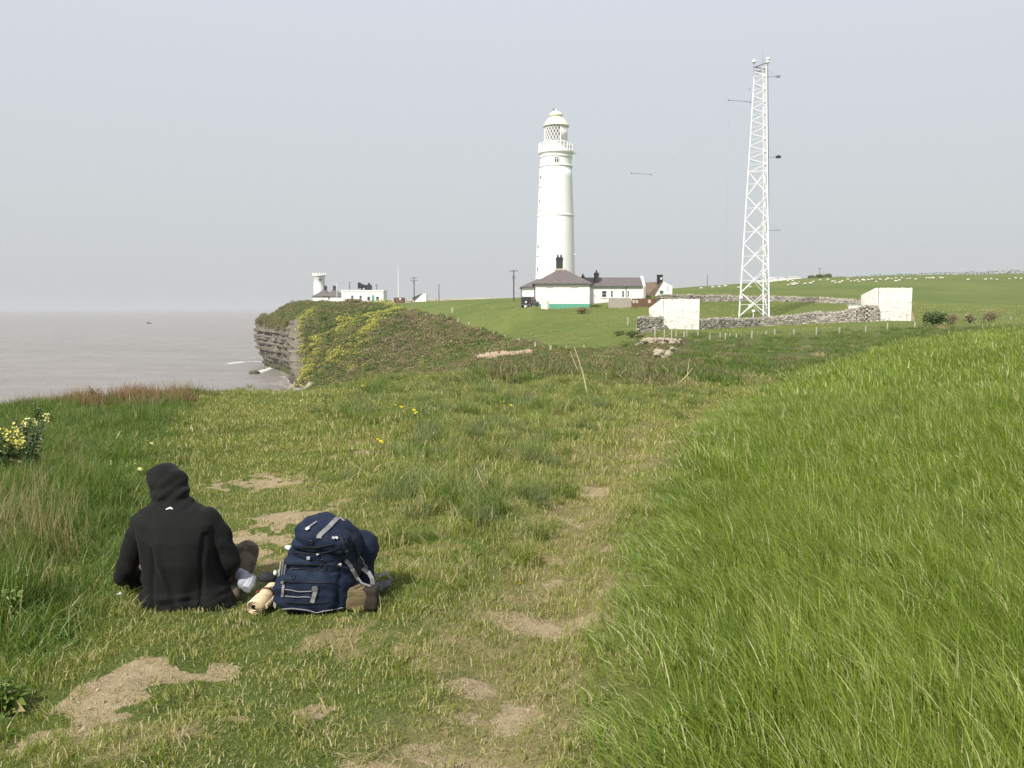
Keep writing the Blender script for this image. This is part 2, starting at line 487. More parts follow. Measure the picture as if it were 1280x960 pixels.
m = NT("ground_cover", 0.95, 0.1)
co = m.coord('Object')
zn = m.new('ShaderNodeAttribute'); zn.attribute_name = 'zone'
zs = m.new('ShaderNodeSeparateColor'); m.l.new(zn.outputs['Color'], zs.inputs[0])
n1 = m.noise(0.045, 6, 0.62, co); n2 = m.noise(0.9, 6, 0.7, co); n3 = m.noise(14, 6, 0.75, co); n4 = m.noise(70, 4, 0.7, co)
field = m.mix(m.ramp(n1, [(.42, 0), (.58, 1)]), (0.108, 0.158, 0.032), (0.160, 0.200, 0.048))
field = m.mix(m.ramp(n2, [(.4, 0), (.7, .65)]), field, (0.095, 0.120, 0.032))
field = m.mix(m.math('MULTIPLY', m.ramp(n3, [(.45, 0), (.75, 1)]), .45), field, (0.18, 0.20, 0.06))
n5 = m.noise(130, 3, .8, m.coord('Object', (1, 1, .4)))
field = m.mix(m.math('MULTIPLY', m.ramp(n4, [(.35, 1), (.55, 0)]), .7), field, (0.030, 0.045, 0.012))
field = m.mix(m.math('MULTIPLY', m.ramp(n5, [(.55, 0), (.68, 1)]), .6), field, (0.27, 0.26, 0.10))
crop = m.mix(n3, (0.080, 0.110, 0.016), (0.150, 0.190, 0.030))
heath = m.mix(m.ramp(n2, [(.35, 0), (.65, 1)]), (0.085, 0.082, 0.035), (0.120, 0.100, 0.052))
heath = m.mix(m.ramp(m.noise(0.16, 6, .7, co), [(.38, 0), (.62, 1)]), heath, (0.075, 0.100, 0.028))
soil = m.mix(m.ramp(n3, [(.3, 0), (.7, 1)]), (0.29, 0.22, 0.12), (0.50, 0.41, 0.26))
soil = m.mix(m.math('MULTIPLY', m.ramp(n4, [(.5, 0), (.62, 1)]), .35), soil, (0.20, 0.15, 0.08))
dry = m.mix(n4, (0.24, 0.19, 0.09), (0.36, 0.30, 0.16))
c = m.mix(zs.outputs['Green'], field, heath)
c = m.mix(zs.outputs['Blue'], c, crop)
thatch = m.math('MULTIPLY', m.ramp(m.math('ADD', m.math('MULTIPLY', n3, .5), m.math('MULTIPLY', zn.outputs['Alpha'], .75)), [(.42, 0), (.75, 1)]), .8)
c = m.mix(thatch, c, dry)
edge = m.math('ADD', zs.outputs['Red'], m.math('MULTIPLY', m.math('SUBTRACT', m.math('ADD', m.math('MULTIPLY', n3, .5), m.math('MULTIPLY', n4, .5)), .5), 1.6))
c = m.mix(m.ramp(edge, [(.38, 0), (.56, 1)]), c, soil)
m.base(c)
m.bump(m.math('ADD', m.math('MULTIPLY', n3, .6), m.math('MULTIPLY', n4, .6)), 1.0, .035)
ground_mat = m.mat

me = np_mesh("ground", V, F, [ground_mat])
fan = [(cidx, k, (k+1) % nt) for k in range(nt)]
bm = bmesh.new(); bm.from_mesh(me); bm.verts.ensure_lookup_table()
for t in fan: bm.faces.new([bm.verts[i] for i in t]).smooth = True
bm.to_mesh(me); bm.free()
at_ = me.color_attributes.new("zone", 'FLOAT_COLOR', 'POINT'); at_.data.foreach_set('color', zone.ravel())
ground = link(bpy.data.objects.new("ground", me)); tag(ground, kind='structure')

# ---------------------------------------------------------------- sea
sth = np.radians(np.concatenate([np.linspace(-180, -45, 30)[:-1], np.linspace(-45, 5, 260)[:-1], np.linspace(5, 180, 30)[:-1]]))
sr = np.concatenate([[8], np.exp(np.linspace(log(60), log(700), 240)), np.exp(np.linspace(log(760), log(24000), 60))])
TH, RR = np.meshgrid(sth, sr); SX = (RR*np.sin(TH)).ravel(); SY = (RR*np.cos(TH)).ravel()
SZ = SEA + (fbm(SX, SY*1.8, 9, 4)-.5)*.7*(np.hypot(SX, SY) < 1500)
nt2, nr2 = len(sth), len(sr); ii = np.arange(nt2); jj = np.arange(nr2-1)
a = (jj[:, None]*nt2+ii[None]); b = (jj[:, None]*nt2+((ii+1) % nt2)[None])
F2 = np.stack([a, a+nt2, b+nt2, b], -1).reshape(-1, 4)
def sea_pt(px, py): p = ground_ray(px, py, SEA); return (p.x, p.y)
foam = np.zeros(len(SX))
FOAM = [([(285,455),(300,452),(325,452)], 4, .75), ([(318,467),(332,462),(345,458)], 2.2, .9), ([(370,487),(362,476),(352,470)], 2, .6),
        ([(345,478),(362,484),(372,490)], 3, .5), ([(240,438),(300,437),(322,436)], 2.5, .5), ([(298,449),(312,448),(326,447)], 3, .6), ([(338,470), (355,478), (368,486)], 2.0, .45)]
for L, w, k in FOAM:
    P = np.array([sea_pt(*p) for p in L]); d = seg_dist(SX, SY, P, False)
    foam = np.maximum(foam, k*np.exp(-(d/w)**2))
dcoast = seg_dist(SX, SY, CN[14:21], False); foam = np.maximum(foam, .65*np.exp(-(dcoast/2.0)**2))
m = NT("sea_water", 0.28, 0.5)
co = m.coord('Object', (1, 1.6, 1))
w1 = m.noise(0.22, 6, .65, co, .4); w2 = m.noise(0.03, 4, .6, m.coord('Object', (1, 2.5, 1))); w3 = m.noise(1.2, 4, .7, co)
wc = m.mix(m.ramp(w2, [(.35, 0), (.65, 1)]), (0.200, 0.178, 0.150), (0.262, 0.236, 0.205))
fm = m.math('ADD', m.attr('foam'), m.math('MULTIPLY', m.math('SUBTRACT', m.noise(.5, 6, .75, co, 1.0), .5), 2.2))
ff = m.math('MULTIPLY', m.ramp(fm, [(.5, 0), (.8, 1)]), m.ramp(m.attr('foam'), [(.1, 0), (.3, 1)]))
m.base(m.mix(ff, wc, (.72, .72, .70)))
m.l.new(m.ramp(ff, [(0, .33), (1, .9)]), m.b.inputs['Roughness'])
m.bump(m.math('ADD', w1, m.math('MULTIPLY', w3, .35)), .8, 1.0)
me = np_mesh("sea", np.stack([SX, SY, SZ], 1), F2, [m.mat])
fa = me.attributes.new('foam', 'FLOAT', 'POINT'); fa.data.foreach_set('value', foam.astype(np.float32))
sea = link(bpy.data.objects.new("sea", me)); tag(sea, kind='structure')
# ---------------------------------------------------------------- sea cliff of the headland
def hit(px, py, Y0=8.0, Y1=900.0):
    """ground point seen at a photo pixel (marches outwards until the ground rises above the ray)"""
    Ys = np.exp(np.linspace(log(Y0), log(Y1), 900)); P = [at(px, py, 1.0)]
    d = P[0]-Vector((0, 0, EYE)); xs = d.x*Ys; zs = EYE+d.z*Ys
    h = height(xs, Ys); k = np.argmax(h >= zs)
    return Vector((xs[k], Ys[k], h[k]))
line = COAST[13:22]
pts = [Vector((a, b)) for a, b in line]
samp = []
for i in range(len(pts)-1):
    L = (pts[i+1]-pts[i]).length; n_ = max(2, int(L/0.55))
    for k in range(n_):
        samp.append(pts[i].lerp(pts[i+1], k/n_))
# soften the corners
sm = [samp[max(0, i-6):i+7] for i in range(len(samp))]
samp = [sum(q, Vector((0, 0)))/len(q) for q in sm]
S_ = np.array([(p.x, p.y) for p in samp]); T_ = np.gradient(S_, axis=0); T_ /= np.linalg.norm(T_, axis=1)[:, None]
NRM = np.stack([-T_[:, 1], T_[:, 0]], 1)     # seaward
arc = np.concatenate([[0], np.cumsum(np.linalg.norm(np.diff(S_, axis=0), axis=1))])
ztop = height(S_[:, 0]-NRM[:, 0]*1.5, S_[:, 1]-NRM[:, 1]*1.5)
rows = 150
lr = random.Random(5)
lay = [];
z_ = 12.0
while z_ > -24: lay.append((z_, lr.uniform(-.55, .75), lr.uniform(2.0, 7.0), lr.uniform(0, 100))); z_ -= lr.uniform(.35, 1.1)
lz = np.array([l[0] for l in lay])
cv = []
for j in range(rows):
    t = j/(rows-1); z = ztop+.6 + (-22.0-ztop-.6)*t
    li = np.clip(np.searchsorted(-lz, -z), 0, len(lay)-1)
    off = np.array([lay[i][1] for i in li]); bw = np.array([lay[i][2] for i in li]); bo = np.array([lay[i][3] for i in li])
    blk = np.floor(arc/bw+bo); bn = (np.sin(blk*12.9898+li*78.233)*43758.5453) % 1.0
    crack = np.where(((arc/bw+bo) % 1.0) < .09, -.5, 0)
    fine = (fbm(arc+3, z+50, 1.2, 3)-.5)*.7
    big = (fbm(arc, np.full(len(arc), 7.)+z*.25, 16, 3)-.5)*5.0
    tipf = smooth(60, 120, arc)
    bul = 2.2*np.sin(np.clip(t*1.35, 0, 1)*pi)*tipf - 1.6*smooth(.55, .95, t)*tipf + .8
    cave = -1.8*np.exp(-((arc-92)/7)**2)*smooth(.78, .9, t) - 1.2*np.exp(-((arc-118)/6)**2)*smooth(.8, .92, t)
    o_ = .5+(bul*.6+off*.9+bn*1.1+crack+fine+big*.7)*smooth(0, .14, t)+cave
    if j == 0: o_ = np.full(len(arc), -2.5); z = z-.2
    if j == 1: o_ = o_*.4
    cv.append(np.stack([S_[:, 0]+NRM[:, 0]*o_, S_[:, 1]+NRM[:, 1]*o_, z], 1))
cv = np.array(cv); ns = len(S_)
ii = np.arange(ns-1); jj = np.arange(rows-1)
a = jj[:, None]*ns+ii[None]
Fc = np.stack([a, a+1, a+ns+1, a+ns], -1).reshape(-1, 4)
m = NT("cliff_limestone", .9, .2)
co = m.coord('Object'); st = m.coord('Object', (.12, .12, 2.4))
b1 = m.noise(1.0, 5, .65, st); b2 = m.noise(.25, 6, .65, co); b3 = m.noise(2.2, 5, .7, co)
c = m.ramp(b1, [(.3, (.075, .065, .048)), (.45, (.15, .135, .10)), (.6, (.22, .20, .155)), (.75, (.32, .29, .23))])
c = m.mix(m.ramp(b2, [(.45, 0), (.7, .7)]), c, (.15, .125, .10))
c = m.mix(m.ramp(b3, [(.55, 0), (.75, .5)]), c, (.34, .295, .21))
sp = m.new('ShaderNodeSeparateXYZ'); m.l.new(co, sp.inputs[0])
wet = m.ramp(m.math('ADD', m.math('MULTIPLY', sp.outputs[2], .05), m.math('ADD', 1.0, m.math('MULTIPLY', b2, .25))), [(.20, .85), (.36, 0)])   # weed-dark foot of the cliff
c = m.mix(wet, c, (.085, .07, .055))
m.base(c); m.bump(m.math('ADD', b1, m.math('MULTIPLY', b3, .6)), .9, .5)
cl = link(bpy.data.objects.new("sea_cliff", np_mesh("sea_cliff", cv.reshape(-1, 3), Fc, [m.mat], smooth=False))); tag(cl, kind='structure')
cliff_mat = m.mat
# fallen rocks at the foot
def rock_mb(mb, c, s, r_, flat=.7):
    vs = []
    bm_ = bmesh.new(); bmesh.ops.create_icosphere(bm_, subdivisions=2, radius=1)
    for v in bm_.verts:
        p = v.co; k = 1+.35*mnoise.noise(p*1.7+Vector((r_*3.1, r_, 0)))
        vs.append((c[0]+p.x*k*s, c[1]+p.y*k*s*.8, c[2]+p.z*k*s*flat))
    mb.add(vs, [tuple(v.index for v in f.verts) for f in bm_.faces]); bm_.free()
mb = MB(); q = sea_pt(318, 467)
rock_mb(mb, (q[0], q[1], SEA+.1), 1.9, 3.3, .55); o = mb.build("sea_rock", cliff_mat)
tag(o, "low dark rock awash in the surf just off the cliff foot", "rock")

# ---------------------------------------------------------------- scrub and gorse on the slope
def leafball(name, mat, n, rad, h, s, seed, fl=None, nfl=0):
    r = random.Random(seed); V = []; F = []; B = []; MI = []
    for i in range(n+nfl):
        a = r.uniform(0, 2*pi); u = r.random()**.45; el = math.asin(r.random()**.8)
        flw = i >= n
        if flw: u = r.uniform(.85, 1.08)
        c = Vector((rad*u*cos(a)*cos(el), rad*u*sin(a)*cos(el), h*u*sin(el)))
        k = r.uniform(.6, 1.3)*s*(.8 if flw else 1)
        t1 = Vector((r.gauss(0, 1), r.gauss(0, 1), r.gauss(0, .6))).normalized(); t2 = t1.orthogonal().normalized(); t2.rotate(Matrix.Rotation(r.uniform(0, 6), 3, t1))
        b0 = len(V); V += [c-t1*k, c+t2*k*.5, c+t1*k, c-t2*k*.5]; F.append((b0, b0+1, b0+2, b0+3)); B += [r.random()]*4; MI.append(1 if flw else 0)
    me = bpy.data.meshes.new(name); me.from_pydata(V, [], F); me.materials.append(mat)
    if fl: me.materials.append(fl)
    me.polygons.foreach_set('material_index', MI)
    at1 = me.attributes.new('bl', 'FLOAT', 'POINT'); at1.data.foreach_set('value', B)
    return me
# ---------------------------------------------------------------- shared materials
def stucco(name, c=(.80, .79, .75), dirt=.12, green=0.0):
    m = NT(name, .75, .25); co = m.coord('Object')
    n = m.noise(.7, 6, .65, co); n2 = m.noise(6, 5, .7, co)
    cc = m.mix(m.ramp(n, [(.45, 0), (.75, dirt*4)]), c, (c[0]*.80, c[1]*.79, c[2]*.74))
    cc = m.mix(m.ramp(n2, [(.55, 0), (.8, dirt*2)]), cc, (c[0]*.7, c[1]*.69, c[2]*.62))
    m.base(cc); m.bump(m.noise(30, 4, .6, co), .3, .01); return m.mat
white_wall = stucco("whitewash")
tower_white = stucco("tower_paint", (.86, .86, .83), .05)
dome_m = stucco("dome_paint", (.80, .80, .62), .15)
flaky = None
m = NT("flaky_whitewash", .85, .2); co = m.coord('Object')
n = m.noise(2.6, 3, .6, co); n2 = m.noise(.6, 5, .6, co)
spz = m.new('ShaderNodeSeparateXYZ'); m.l.new(co, spz.inputs[0])
f = m.math('ADD', n, m.math('MULTIPLY', m.math('SUBTRACT', 2.2, spz.outputs[2]), .035))
cc = m.mix(m.ramp(n2, [(.4, 0), (.7, .5)]), (.80, .78, .72), (.66, .62, .53))
cc = m.mix(m.ramp(f, [(.585, 0), (.65, .55)]), cc, (.34, .31, .26))
m.base(cc); m.bump(n, .35, .02); flaky = m.mat
slate = simple("brown_slate", (.135, .115, .110), .6, .25, 2.5, bump=.4, bscale=14)
dark_slate = simple("dark_slate", (.085, .075, .075), .55, .25, 2.5, bump=.4)
rust_roof = simple("mossy_brown_tiles", (.16, .115, .08), .8, .35, 2.5, bump=.4)
black_paint = simple("black_paint", (.022, .022, .024), .45, .2)
dark_brick = simple("dark_chimney", (.045, .042, .042), .7, .3, 3)
green_paint = simple("green_paint", (.11, .36, .26), .5, .1)
dark_glass = simple("window_glass", (.03, .035, .04), .12, .2, spec=.6)
grey_trim = simple("grey_trim", (.12, .125, .13), .5, .1)
stone_m = NT("drystone", .9, .2); co = stone_m.coord('Object'); oi = stone_m.attr('bl')
cc = stone_m.ramp(stone_m.math('ADD', stone_m.math('MULTIPLY', oi, .7), stone_m.math('MULTIPLY', stone_m.noise(1.5, 5, .7, co), .4)), [(.15, (.22, .20, .165)), (.5, (.34, .31, .26)), (.85, (.47, .44, .38))])
cc = stone_m.mix(stone_m.ramp(stone_m.noise(6, 5, .7, co), [(.55, 0), (.7, .6)]), cc, (.16, .15, .10))
stone_m.base(cc); stone_m.bump(stone_m.noise(9, 5, .7, co), .6, .04); stone_mat = stone_m.mat
white_metal = simple("white_galvanised", (.76, .77, .77), .5, .08)
grey_metal = simple("grey_metal", (.20, .21, .22), .45, .2, metallic=.3)
wood_grey = simple("weathered_wood", (.34, .31, .26), .85, .25, 6)
wood_brown = simple("brown_boards", (.14, .075, .045), .8, .25, 5)
wood_dark = simple("dark_pole_wood", (.11, .095, .08), .85, .25, 5)
pale_post = simple("pale_post_wood", (.42, .40, .33), .85, .2, 5)
cream_wall = simple("pale_limestone_wall", (.50, .45, .36), .9, .25, 1.5)

class Frame:
    """local frame of a thing standing at distance D; q(px, py, dy) gives local coordinates"""
    def __init__(s, px, py, D): s.o = at(px, py, D); s.D = D; s.k = D/FPX
    def q(s, px, py, dy=0.0):
        # lateral position and height are read at the distance of the thing's own point
        p = at(px, py if py else 384, s.D+dy); return p-s.o
    def x(s, px, dy=0.0): return s.q(px, 386, dy).x
    def z(s, py, dy=0.0): return s.q(640, py, dy).z
def hip_roof(mb, x0, x1, y0, y1, ze, zr, rx0, rx1, ry, over=.35, th=.18):
    X0, X1, Y0, Y1 = x0-over, x1+over, y0-over, y1+over
    top = [(X0,Y0,ze),(X1,Y0,ze),(X1,Y1,ze),(X0,Y1,ze),(rx0,ry,zr),(rx1,ry,zr)]
    vs = top+[(a, b, c-th) for a, b, c in top[:4]]
    mb.add(vs, [(0,1,5,4),(1,2,5),(2,3,4,5),(3,0,4),(0,6,7,1),(1,7,8,2),(2,8,9,3),(3,9,6,0),(6,9,8,7)])
def gable_roof(mb, x0, x1, y0, y1, ze, zr, over=.25, th=.16, ry=None):
    ry = (y0+y1)/2 if ry is None else ry
    a = [(x0,y0-over,ze),(x1,y0-over,ze),(x1,ry,zr),(x0,ry,zr),(x1,y1+over,ze),(x0,y1+over,ze)]
    vs = a+[(p[0],p[1],p[2]-th) for p in a]
    mb.add(vs, [(0,1,2,3),(3,2,4,5),(6,9,8,7),(9,11,10,8),(0,6,7,1),(4,10,11,5),(1,7,8,2),(2,8,10,4),(0,3,9,6),(3,5,11,9)])
def window(parent, x, z, w, h, y, frame=None, glass=None, bars=1, name='window', sill=True):
    """sash window standing 4 cm proud of a wall whose face is at y"""
    f = MB(); t = .09; d0, d1 = y-.04, y+.05
    f.box(x-w/2, x-w/2+t, d0, d1, z, z+h); f.box(x+w/2-t, x+w/2, d0, d1, z, z+h)
    f.box(x-w/2+t, x+w/2-t, d0, d1, z, z+t); f.box(x-w/2+t, x+w/2-t, d0, d1, z+h-t, z+h)
    f.box(x-w/2+t, x+w/2-t, d0+.01, d1, z+h/2-.03, z+h/2+.03)
    o = f.build(name, frame or white_metal, parent)
    p = MB().box(x-w/2+t, x+w/2-t, y-.012, y+.03, z+t, z+h-t); p.build('pane', glass or dark_glass, o)
    if sill: MB().box(x-w/2-.08, x+w/2+.08, y-.12, y-.003, z-.1, z-.002).build('sill', white_wall, o)
    return o
def chimney(parent, x, y, z0, z1, w, d, pots=2, mat=None, name='chimney'):
    c = MB(); c.box(x-w/2, x+w/2, y-d/2, y+d/2, z0, z1); c.box(x-w/2-.08, x+w/2+.08, y-d/2-.08, y+d/2+.08, z1-.45, z1-.25)
    o = c.build(name, mat or dark_brick, parent)
    for i in range(pots):
        xx = x+(i-(pots-1)/2)*w*.5
        MB().lathe([(.14, z1), (.17, z1+.1), (.13, z1+.35), (.16, z1+.45)], 10, (xx, y, 0)).build('chimney_pot', mat or dark_brick, o)
    return o

# ---------------------------------------------------------------- the tall lighthouse
FR = Frame(694, 384, 158); k = FR.k
t = thing("lighthouse", "tall white lighthouse tower rising behind the cottage beside the lattice mast", "lighthouse", FR.o)
zz = lambda py: FR.z(py)
HW = lambda w: w/2*k
prof = [(HW(50.5), -2), (HW(50.0), zz(370)), (HW(48.2), zz(335)), (HW(46.5), zz(305)), (HW(44.6), zz(272))]
prof += [(HW(44.4), zz(270.5)), (HW(42.5), zz(245)), (HW(40.6), zz(222)), (HW(39.4), zz(210))]
MB().lathe(prof, 64).build('tower', tower_white, t, True)
MB().lathe([(HW(44.4), zz(271.2)), (HW(45.9), zz(270.8)), (HW(45.9), zz(269.4)), (HW(44.2), zz(269))], 64, cap=False).build('string_course', tower_white, t)
MB().lathe([(HW(39.4), zz(210.3)), (HW(41.4), zz(209.4)), (HW(41.6), zz(208.2)), (HW(39.3), zz(207.2))], 64, cap=False).build('string_course', tower_white, t)
MB().lathe([(HW(39.0), zz(210)), (HW(38.6), zz(198.6)), (HW(40.6), zz(197.6)), (HW(40.6), zz(196.4)), (HW(38.8), zz(195.8)), (HW(39.5), zz(194)), (HW(43.4), zz(192.3)), (HW(43.8), zz(190.0)), (HW(43.0), zz(189.3)), (.3, zz(189.2))], 64).build('gallery', tower_white, t, False)
# gallery railing
nb = 28
for i in range(nb):
    an = 2*pi*i/nb; rr = HW(41.2)
    MB().tube([(rr*cos(an), rr*sin(an), zz(189.3)), (rr*cos(an), rr*sin(an), zz(180))], .085, 6).build('baluster', tower_white, t)
for zp in (180.0, 184.5):
    rl = MB(); pts_ = [(HW(41.2)*cos(2*pi*i/56), HW(41.2)*sin(2*pi*i/56), zz(zp)) for i in range(57)]
    rl.tube(pts_, .035, 5, False); rl.build('handrail', tower_white, t)
LR = HW(28.4)
MB().lathe([(LR+.05, zz(189.25)), (LR+.05, zz(179.2)), (LR+.12, zz(178.8)), (LR+.12, zz(178.2)), (.2, zz(178.1))], 48, cap=False).build('lantern_wall', tower_white, t, True)
# glazing: from the left round to the centre-right; the rest is a blank white screen
A0, A1 = R(152), R(291)        # glazed arc seen from the front (0 = +x, 270 = towards the viewer)
def arc_sheet(r0, r1, a0, a1, z0, z1, n=24):
    vs, fs = [], []
    for i in range(n+1):
        a_ = a0+(a1-a0)*i/n
        for r_, z_ in ((r1, z0), (r1, z1), (r0, z1), (r0, z0)): vs.append((r_*cos(a_), r_*sin(a_), z_))
    for i in range(n):
        for q_ in range(4): fs.append((i*4+q_, (i+1)*4+q_, (i+1)*4+(q_+1) % 4, i*4+(q_+1) % 4))
    fs += [(0, 1, 2, 3), (n*4+3, n*4+2, n*4+1, n*4)]
    return vs, fs
glz = NT("lantern_glass", .08, .6); glz.base((.9, .95, .95)); glz.b.inputs['Alpha'].default_value = .35; glz.b.inputs['Base Color'].default_value = (.35, .38, .4, 1)
mbx = MB(); mbx.add(*arc_sheet(LR-.04, LR-.02, A0, A1, zz(178.1), zz(158.4))); mbx.build('lantern_pane', glz.mat, t)
mbx = MB(); mbx.add(*arc_sheet(LR-.06, LR, A1, A0+2*pi, zz(178.1), zz(158.2), 32)); mbx.build('blank_panel', tower_white, t, True)
inner = simple("lantern_interior", (.05, .045, .045), .6)
mbx = MB(); mbx.lathe([(1.25, zz(178.1)), (1.3, zz(176)), (1.35, zz(160)), (.9, zz(158.3))], 20); mbx.build('lantern_core', inner, t)
red_m = simple("lens_red_brown", (.20, .085, .065), .4, .4, 2)
mbx = MB(); mbx.lathe([(.9, zz(177)), (1.36, zz(173)), (1.42, zz(168)), (1.36, zz(163)), (.9, zz(160))], 12); mbx.build('lamp_lens', red_m, t)
lat = MB(); nd = 7; zb, ztp = zz(178.1), zz(158.4)
for s_ in (1, -1):
    for i in range(-3, 13):
        P_ = []
        for j in range(9):
            u = i+ s_*j/8*2.6+(0 if s_ > 0 else 0)
            if -.001 <= u <= 9.001:
                a_ = A0+(A1-A0)*u/9; P_.append((LR*cos(a_), LR*sin(a_), zb+(ztp-zb)*j/8))
        if len(P_) > 1: lat.tube(P_, .055, 5)
for a_ in (A0, A1): lat.tube([(LR*cos(a_), LR*sin(a_), zb), (LR*cos(a_), LR*sin(a_), ztp)], .09, 6)
lt = lat.build('lattice', tower_white, t); tag(lt, kind='stuff')
MB().lathe([(HW(29.2), zz(158.8)), (HW(32), zz(158.6)), (HW(32.2), zz(157.7)), (HW(30.5), zz(157.0)), (HW(28.2), zz(154.2)), (HW(24.5), zz(151)), (HW(18.5), zz(148)), (HW(13), zz(146.6)), (HW(12.6), zz(145.6)), (HW(15.8), zz(145.2)), (HW(16.2), zz(144)), (HW(14.5), zz(141.8)), (HW(9), zz(140)), (HW(3), zz(139.4))], 48).build('dome', dome_m, t, True)
MB().tube([(0, 0, zz(139.6)), (0, 0, zz(136))], [.16, .05], 8).build('finial', tower_white, t)
mbx = MB(); mbx.tube([(0, 0, zz(136.8)), (-.35, 0, zz(136.6))], .04, 6); mbx.box(-.62, -.3, -.03, .03, zz(137.4), zz(135.8)); mbx.build('weather_vane', grey_metal, t)
# window under the gallery
rw = HW(39.0)
f_ = MB(); x0, x1 = -.42, .42; z0, z1 = zz(206.4), zz(199.2); yv = -rw
f_.box(x0, x0+.10, yv-.10, yv+.1, z0, z1); f_.box(x1-.10, x1, yv-.10, yv+.1, z0, z1); f_.box(x0+.1, x1-.1, yv-.1, yv+.1, z0, z0+.08); f_.box(x0+.1, x1-.1, yv-.1, yv+.1, z1-.08, z1)
f_.box(-.05, .05, yv-.09, yv+.1, z0+.08, z1-.08); f_.box(x0+.1, -.05, yv-.09, yv+.1, z0+.62, z0+.72); f_.box(.05, x1-.1, yv-.09, yv+.1, z0+.62, z0+.72)
w_ = f_.build('window', tower_white, t); MB().box(x0+.1, x1-.1, yv-.05, yv+.08, z0+.08, z1-.08).build('pane', dark_glass, w_)
# slit windows with ledges on the seaward side
for pw, hw_ in ((223, 40.8), (252.5, 42.8), (309, 46.8), (337, 48.3)):
    an = R(202); rr = HW(hw_); zc = zz(pw)
    M_ = Matrix.Rotation(an, 3, 'Z')
    def bx(mb, r0, r1, w, za, zb_):
        vs = [M_ @ Vector((r, y_, z_)) for z_ in (za, zb_) for r, y_ in ((r0, -w), (r1, -w), (r1, w), (r0, w))]
        mb.add(vs, [(0,3,2,1),(4,5,6,7),(0,1,5,4),(1,2,6,5),(2,3,7,6),(3,0,4,7)])
    f_ = MB(); bx(f_, rr-.1, rr+.03, .16, zc-.32, zc+.32); w_ = f_.build('slit_window', dark_glass, t)
    f_ = MB(); bx(f_, rr-.15, rr+.22, .42, zz(pw+11.6), zz(pw+10.6)); f_.build('ledge', tower_white, t)
for pz, an in ((319, R(-22)), (192.5, R(-8))):
    rr = HW(47.6) if pz > 300 else HW(43.6)
    MB().tube([(rr*cos(an), rr*sin(an), zz(pz)), ((rr+.5)*cos(an), (rr+.5)*sin(an), zz(pz-.8))], .06, 6).build('bracket', tower_white if pz > 300 else grey_metal, t)

# ---------------------------------------------------------------- hipped cottage in front of it
D = 146; FR = Frame(668.4, 384, D); q = FR.q
t = thing("keepers_cottage", "white cottage with brown hipped roof, tall black chimney and green base strip", "cottage", FR.o)
W = q(736.9, 384).x; ze = FR.z(355); zg = FR.z(379.8); dep = 9.0
MB().box(0, W, 0, dep, zg+.002, ze).build('wall', white_wall, t)
MB().box(-.03, W+.03, -.03, dep+.03, -2.0, zg).build('plinth', green_paint, t)
mb = MB(); zr = FR.z(336.2, 4.5); hip_roof(mb, 0, W, 0, dep, ze+.15, zr, W*.47, W*.56, 4.5, .35); mb.build('roof', slate, t)
cx_ = q(699, 384, 4.5).x; chimney(t, cx_, 4.5, zr-.6, FR.z(321.6, 4.5), 1.15, .9, 2)
MB().box(cx_-.9, cx_+.9, 3.9, 5.1, zr-.28, zr+.04).build('chimney_flashing', cream_wall, t)
g_ = MB(); g_.tube([(-.35, -.40, ze+.02), (W+.35, -.40, ze+.02)], .07, 6); g_.build('gutter', grey_trim, t)
MB().tube([(-.05, -.12, ze), (-.05, -.12, -.3)], .07, 6).build('downpipe', grey_trim, t)
for pa, pb in ((683, 691), (713.5, 721.5)): MB().box(q(pa, 0).x, q(pb, 0).x, -.05, .02, FR.z(359.8), FR.z(359.0)).build('vent', cream_wall, t)
# side wing on the left
xl = q(652.2, 384, 4).x; zw = FR.z(359.5, 4)
MB().box(xl, -.002, 4, 12, -2.0, zw).build('wing_wall', white_wall, t)
mb = MB(); hip_roof(mb, xl, 2.2, 4.0, 12, zw+.12, FR.z(349, 8), 0.6, 2.2, 8, .3); mb.build('wing_roof', slate, t)
MB().tube([(xl-.1, 3.85, zw), (xl-.1, 3.85, -.5)], .07, 6).build('downpipe', grey_trim, t)
MB().tube([(xl-.3, 3.65, zw+.02), (-.3, 3.65, zw+.02)], .06, 6).build('gutter', grey_trim, t)
COTT = t

# ---------------------------------------------------------------- long low range
D = 163; FR = Frame(737, 380, D); q = FR.q
t = thing("service_range", "long low white building with brown slate roof joined behind the hipped cottage", "building", FR.o)
x0 = q(726, 380).x; x1 = q(805, 380).x; ze = FR.z(358.2); dep = 6.0
MB().box(x0, x1, 0, dep, -2.5, ze).build('wall', white_wall, t)
mb = MB(); gable_roof(mb, x0, x1-.3, 0, dep, ze+.15, FR.z(346.8, 3), .3); mb.build('roof', slate, t)
mb = MB(); mb.add([(x1-.29, -.35, ze-.6), (x1+.15, -.35, ze-.6), (x1+.15, -.35, ze+.35), (x1-.29, -.35, ze+.35), (x1-.29, 3, FR.z(345, 3)), (x1+.15, 3, FR.z(345, 3)), (x1+.15, dep+.35, ze+.35), (x1-.29, dep+.35, ze+.35), (x1+.15, dep+.35, -2.5), (x1-.29, dep+.35, -2.5), (x1-.29, -.35, -2.5), (x1+.15, -.35, -2.5)],
   [(3, 2, 5, 4), (4, 5, 6, 7), (10, 11, 2, 3), (1, 11, 8, 6), (1, 6, 5), (2, 1, 5), (0, 3, 4), (0, 4, 7), (0, 7, 9, 10), (7, 6, 8, 9)]); mb.build('gable_wall', white_wall, t)
chimney(t, q(745, 0, 1.5).x, 1.2, ze+.4, FR.z(340.5), .85, .7, 1)
chimney(t, q(728.5, 0, 3).x, 3.4, ze+1, FR.z(344.4), .7, .6, 1)
MB().tube([(x0, -.36, ze+.02), (x1-.35, -.36, ze+.02)], .07, 6).build('gutter', grey_trim, t)
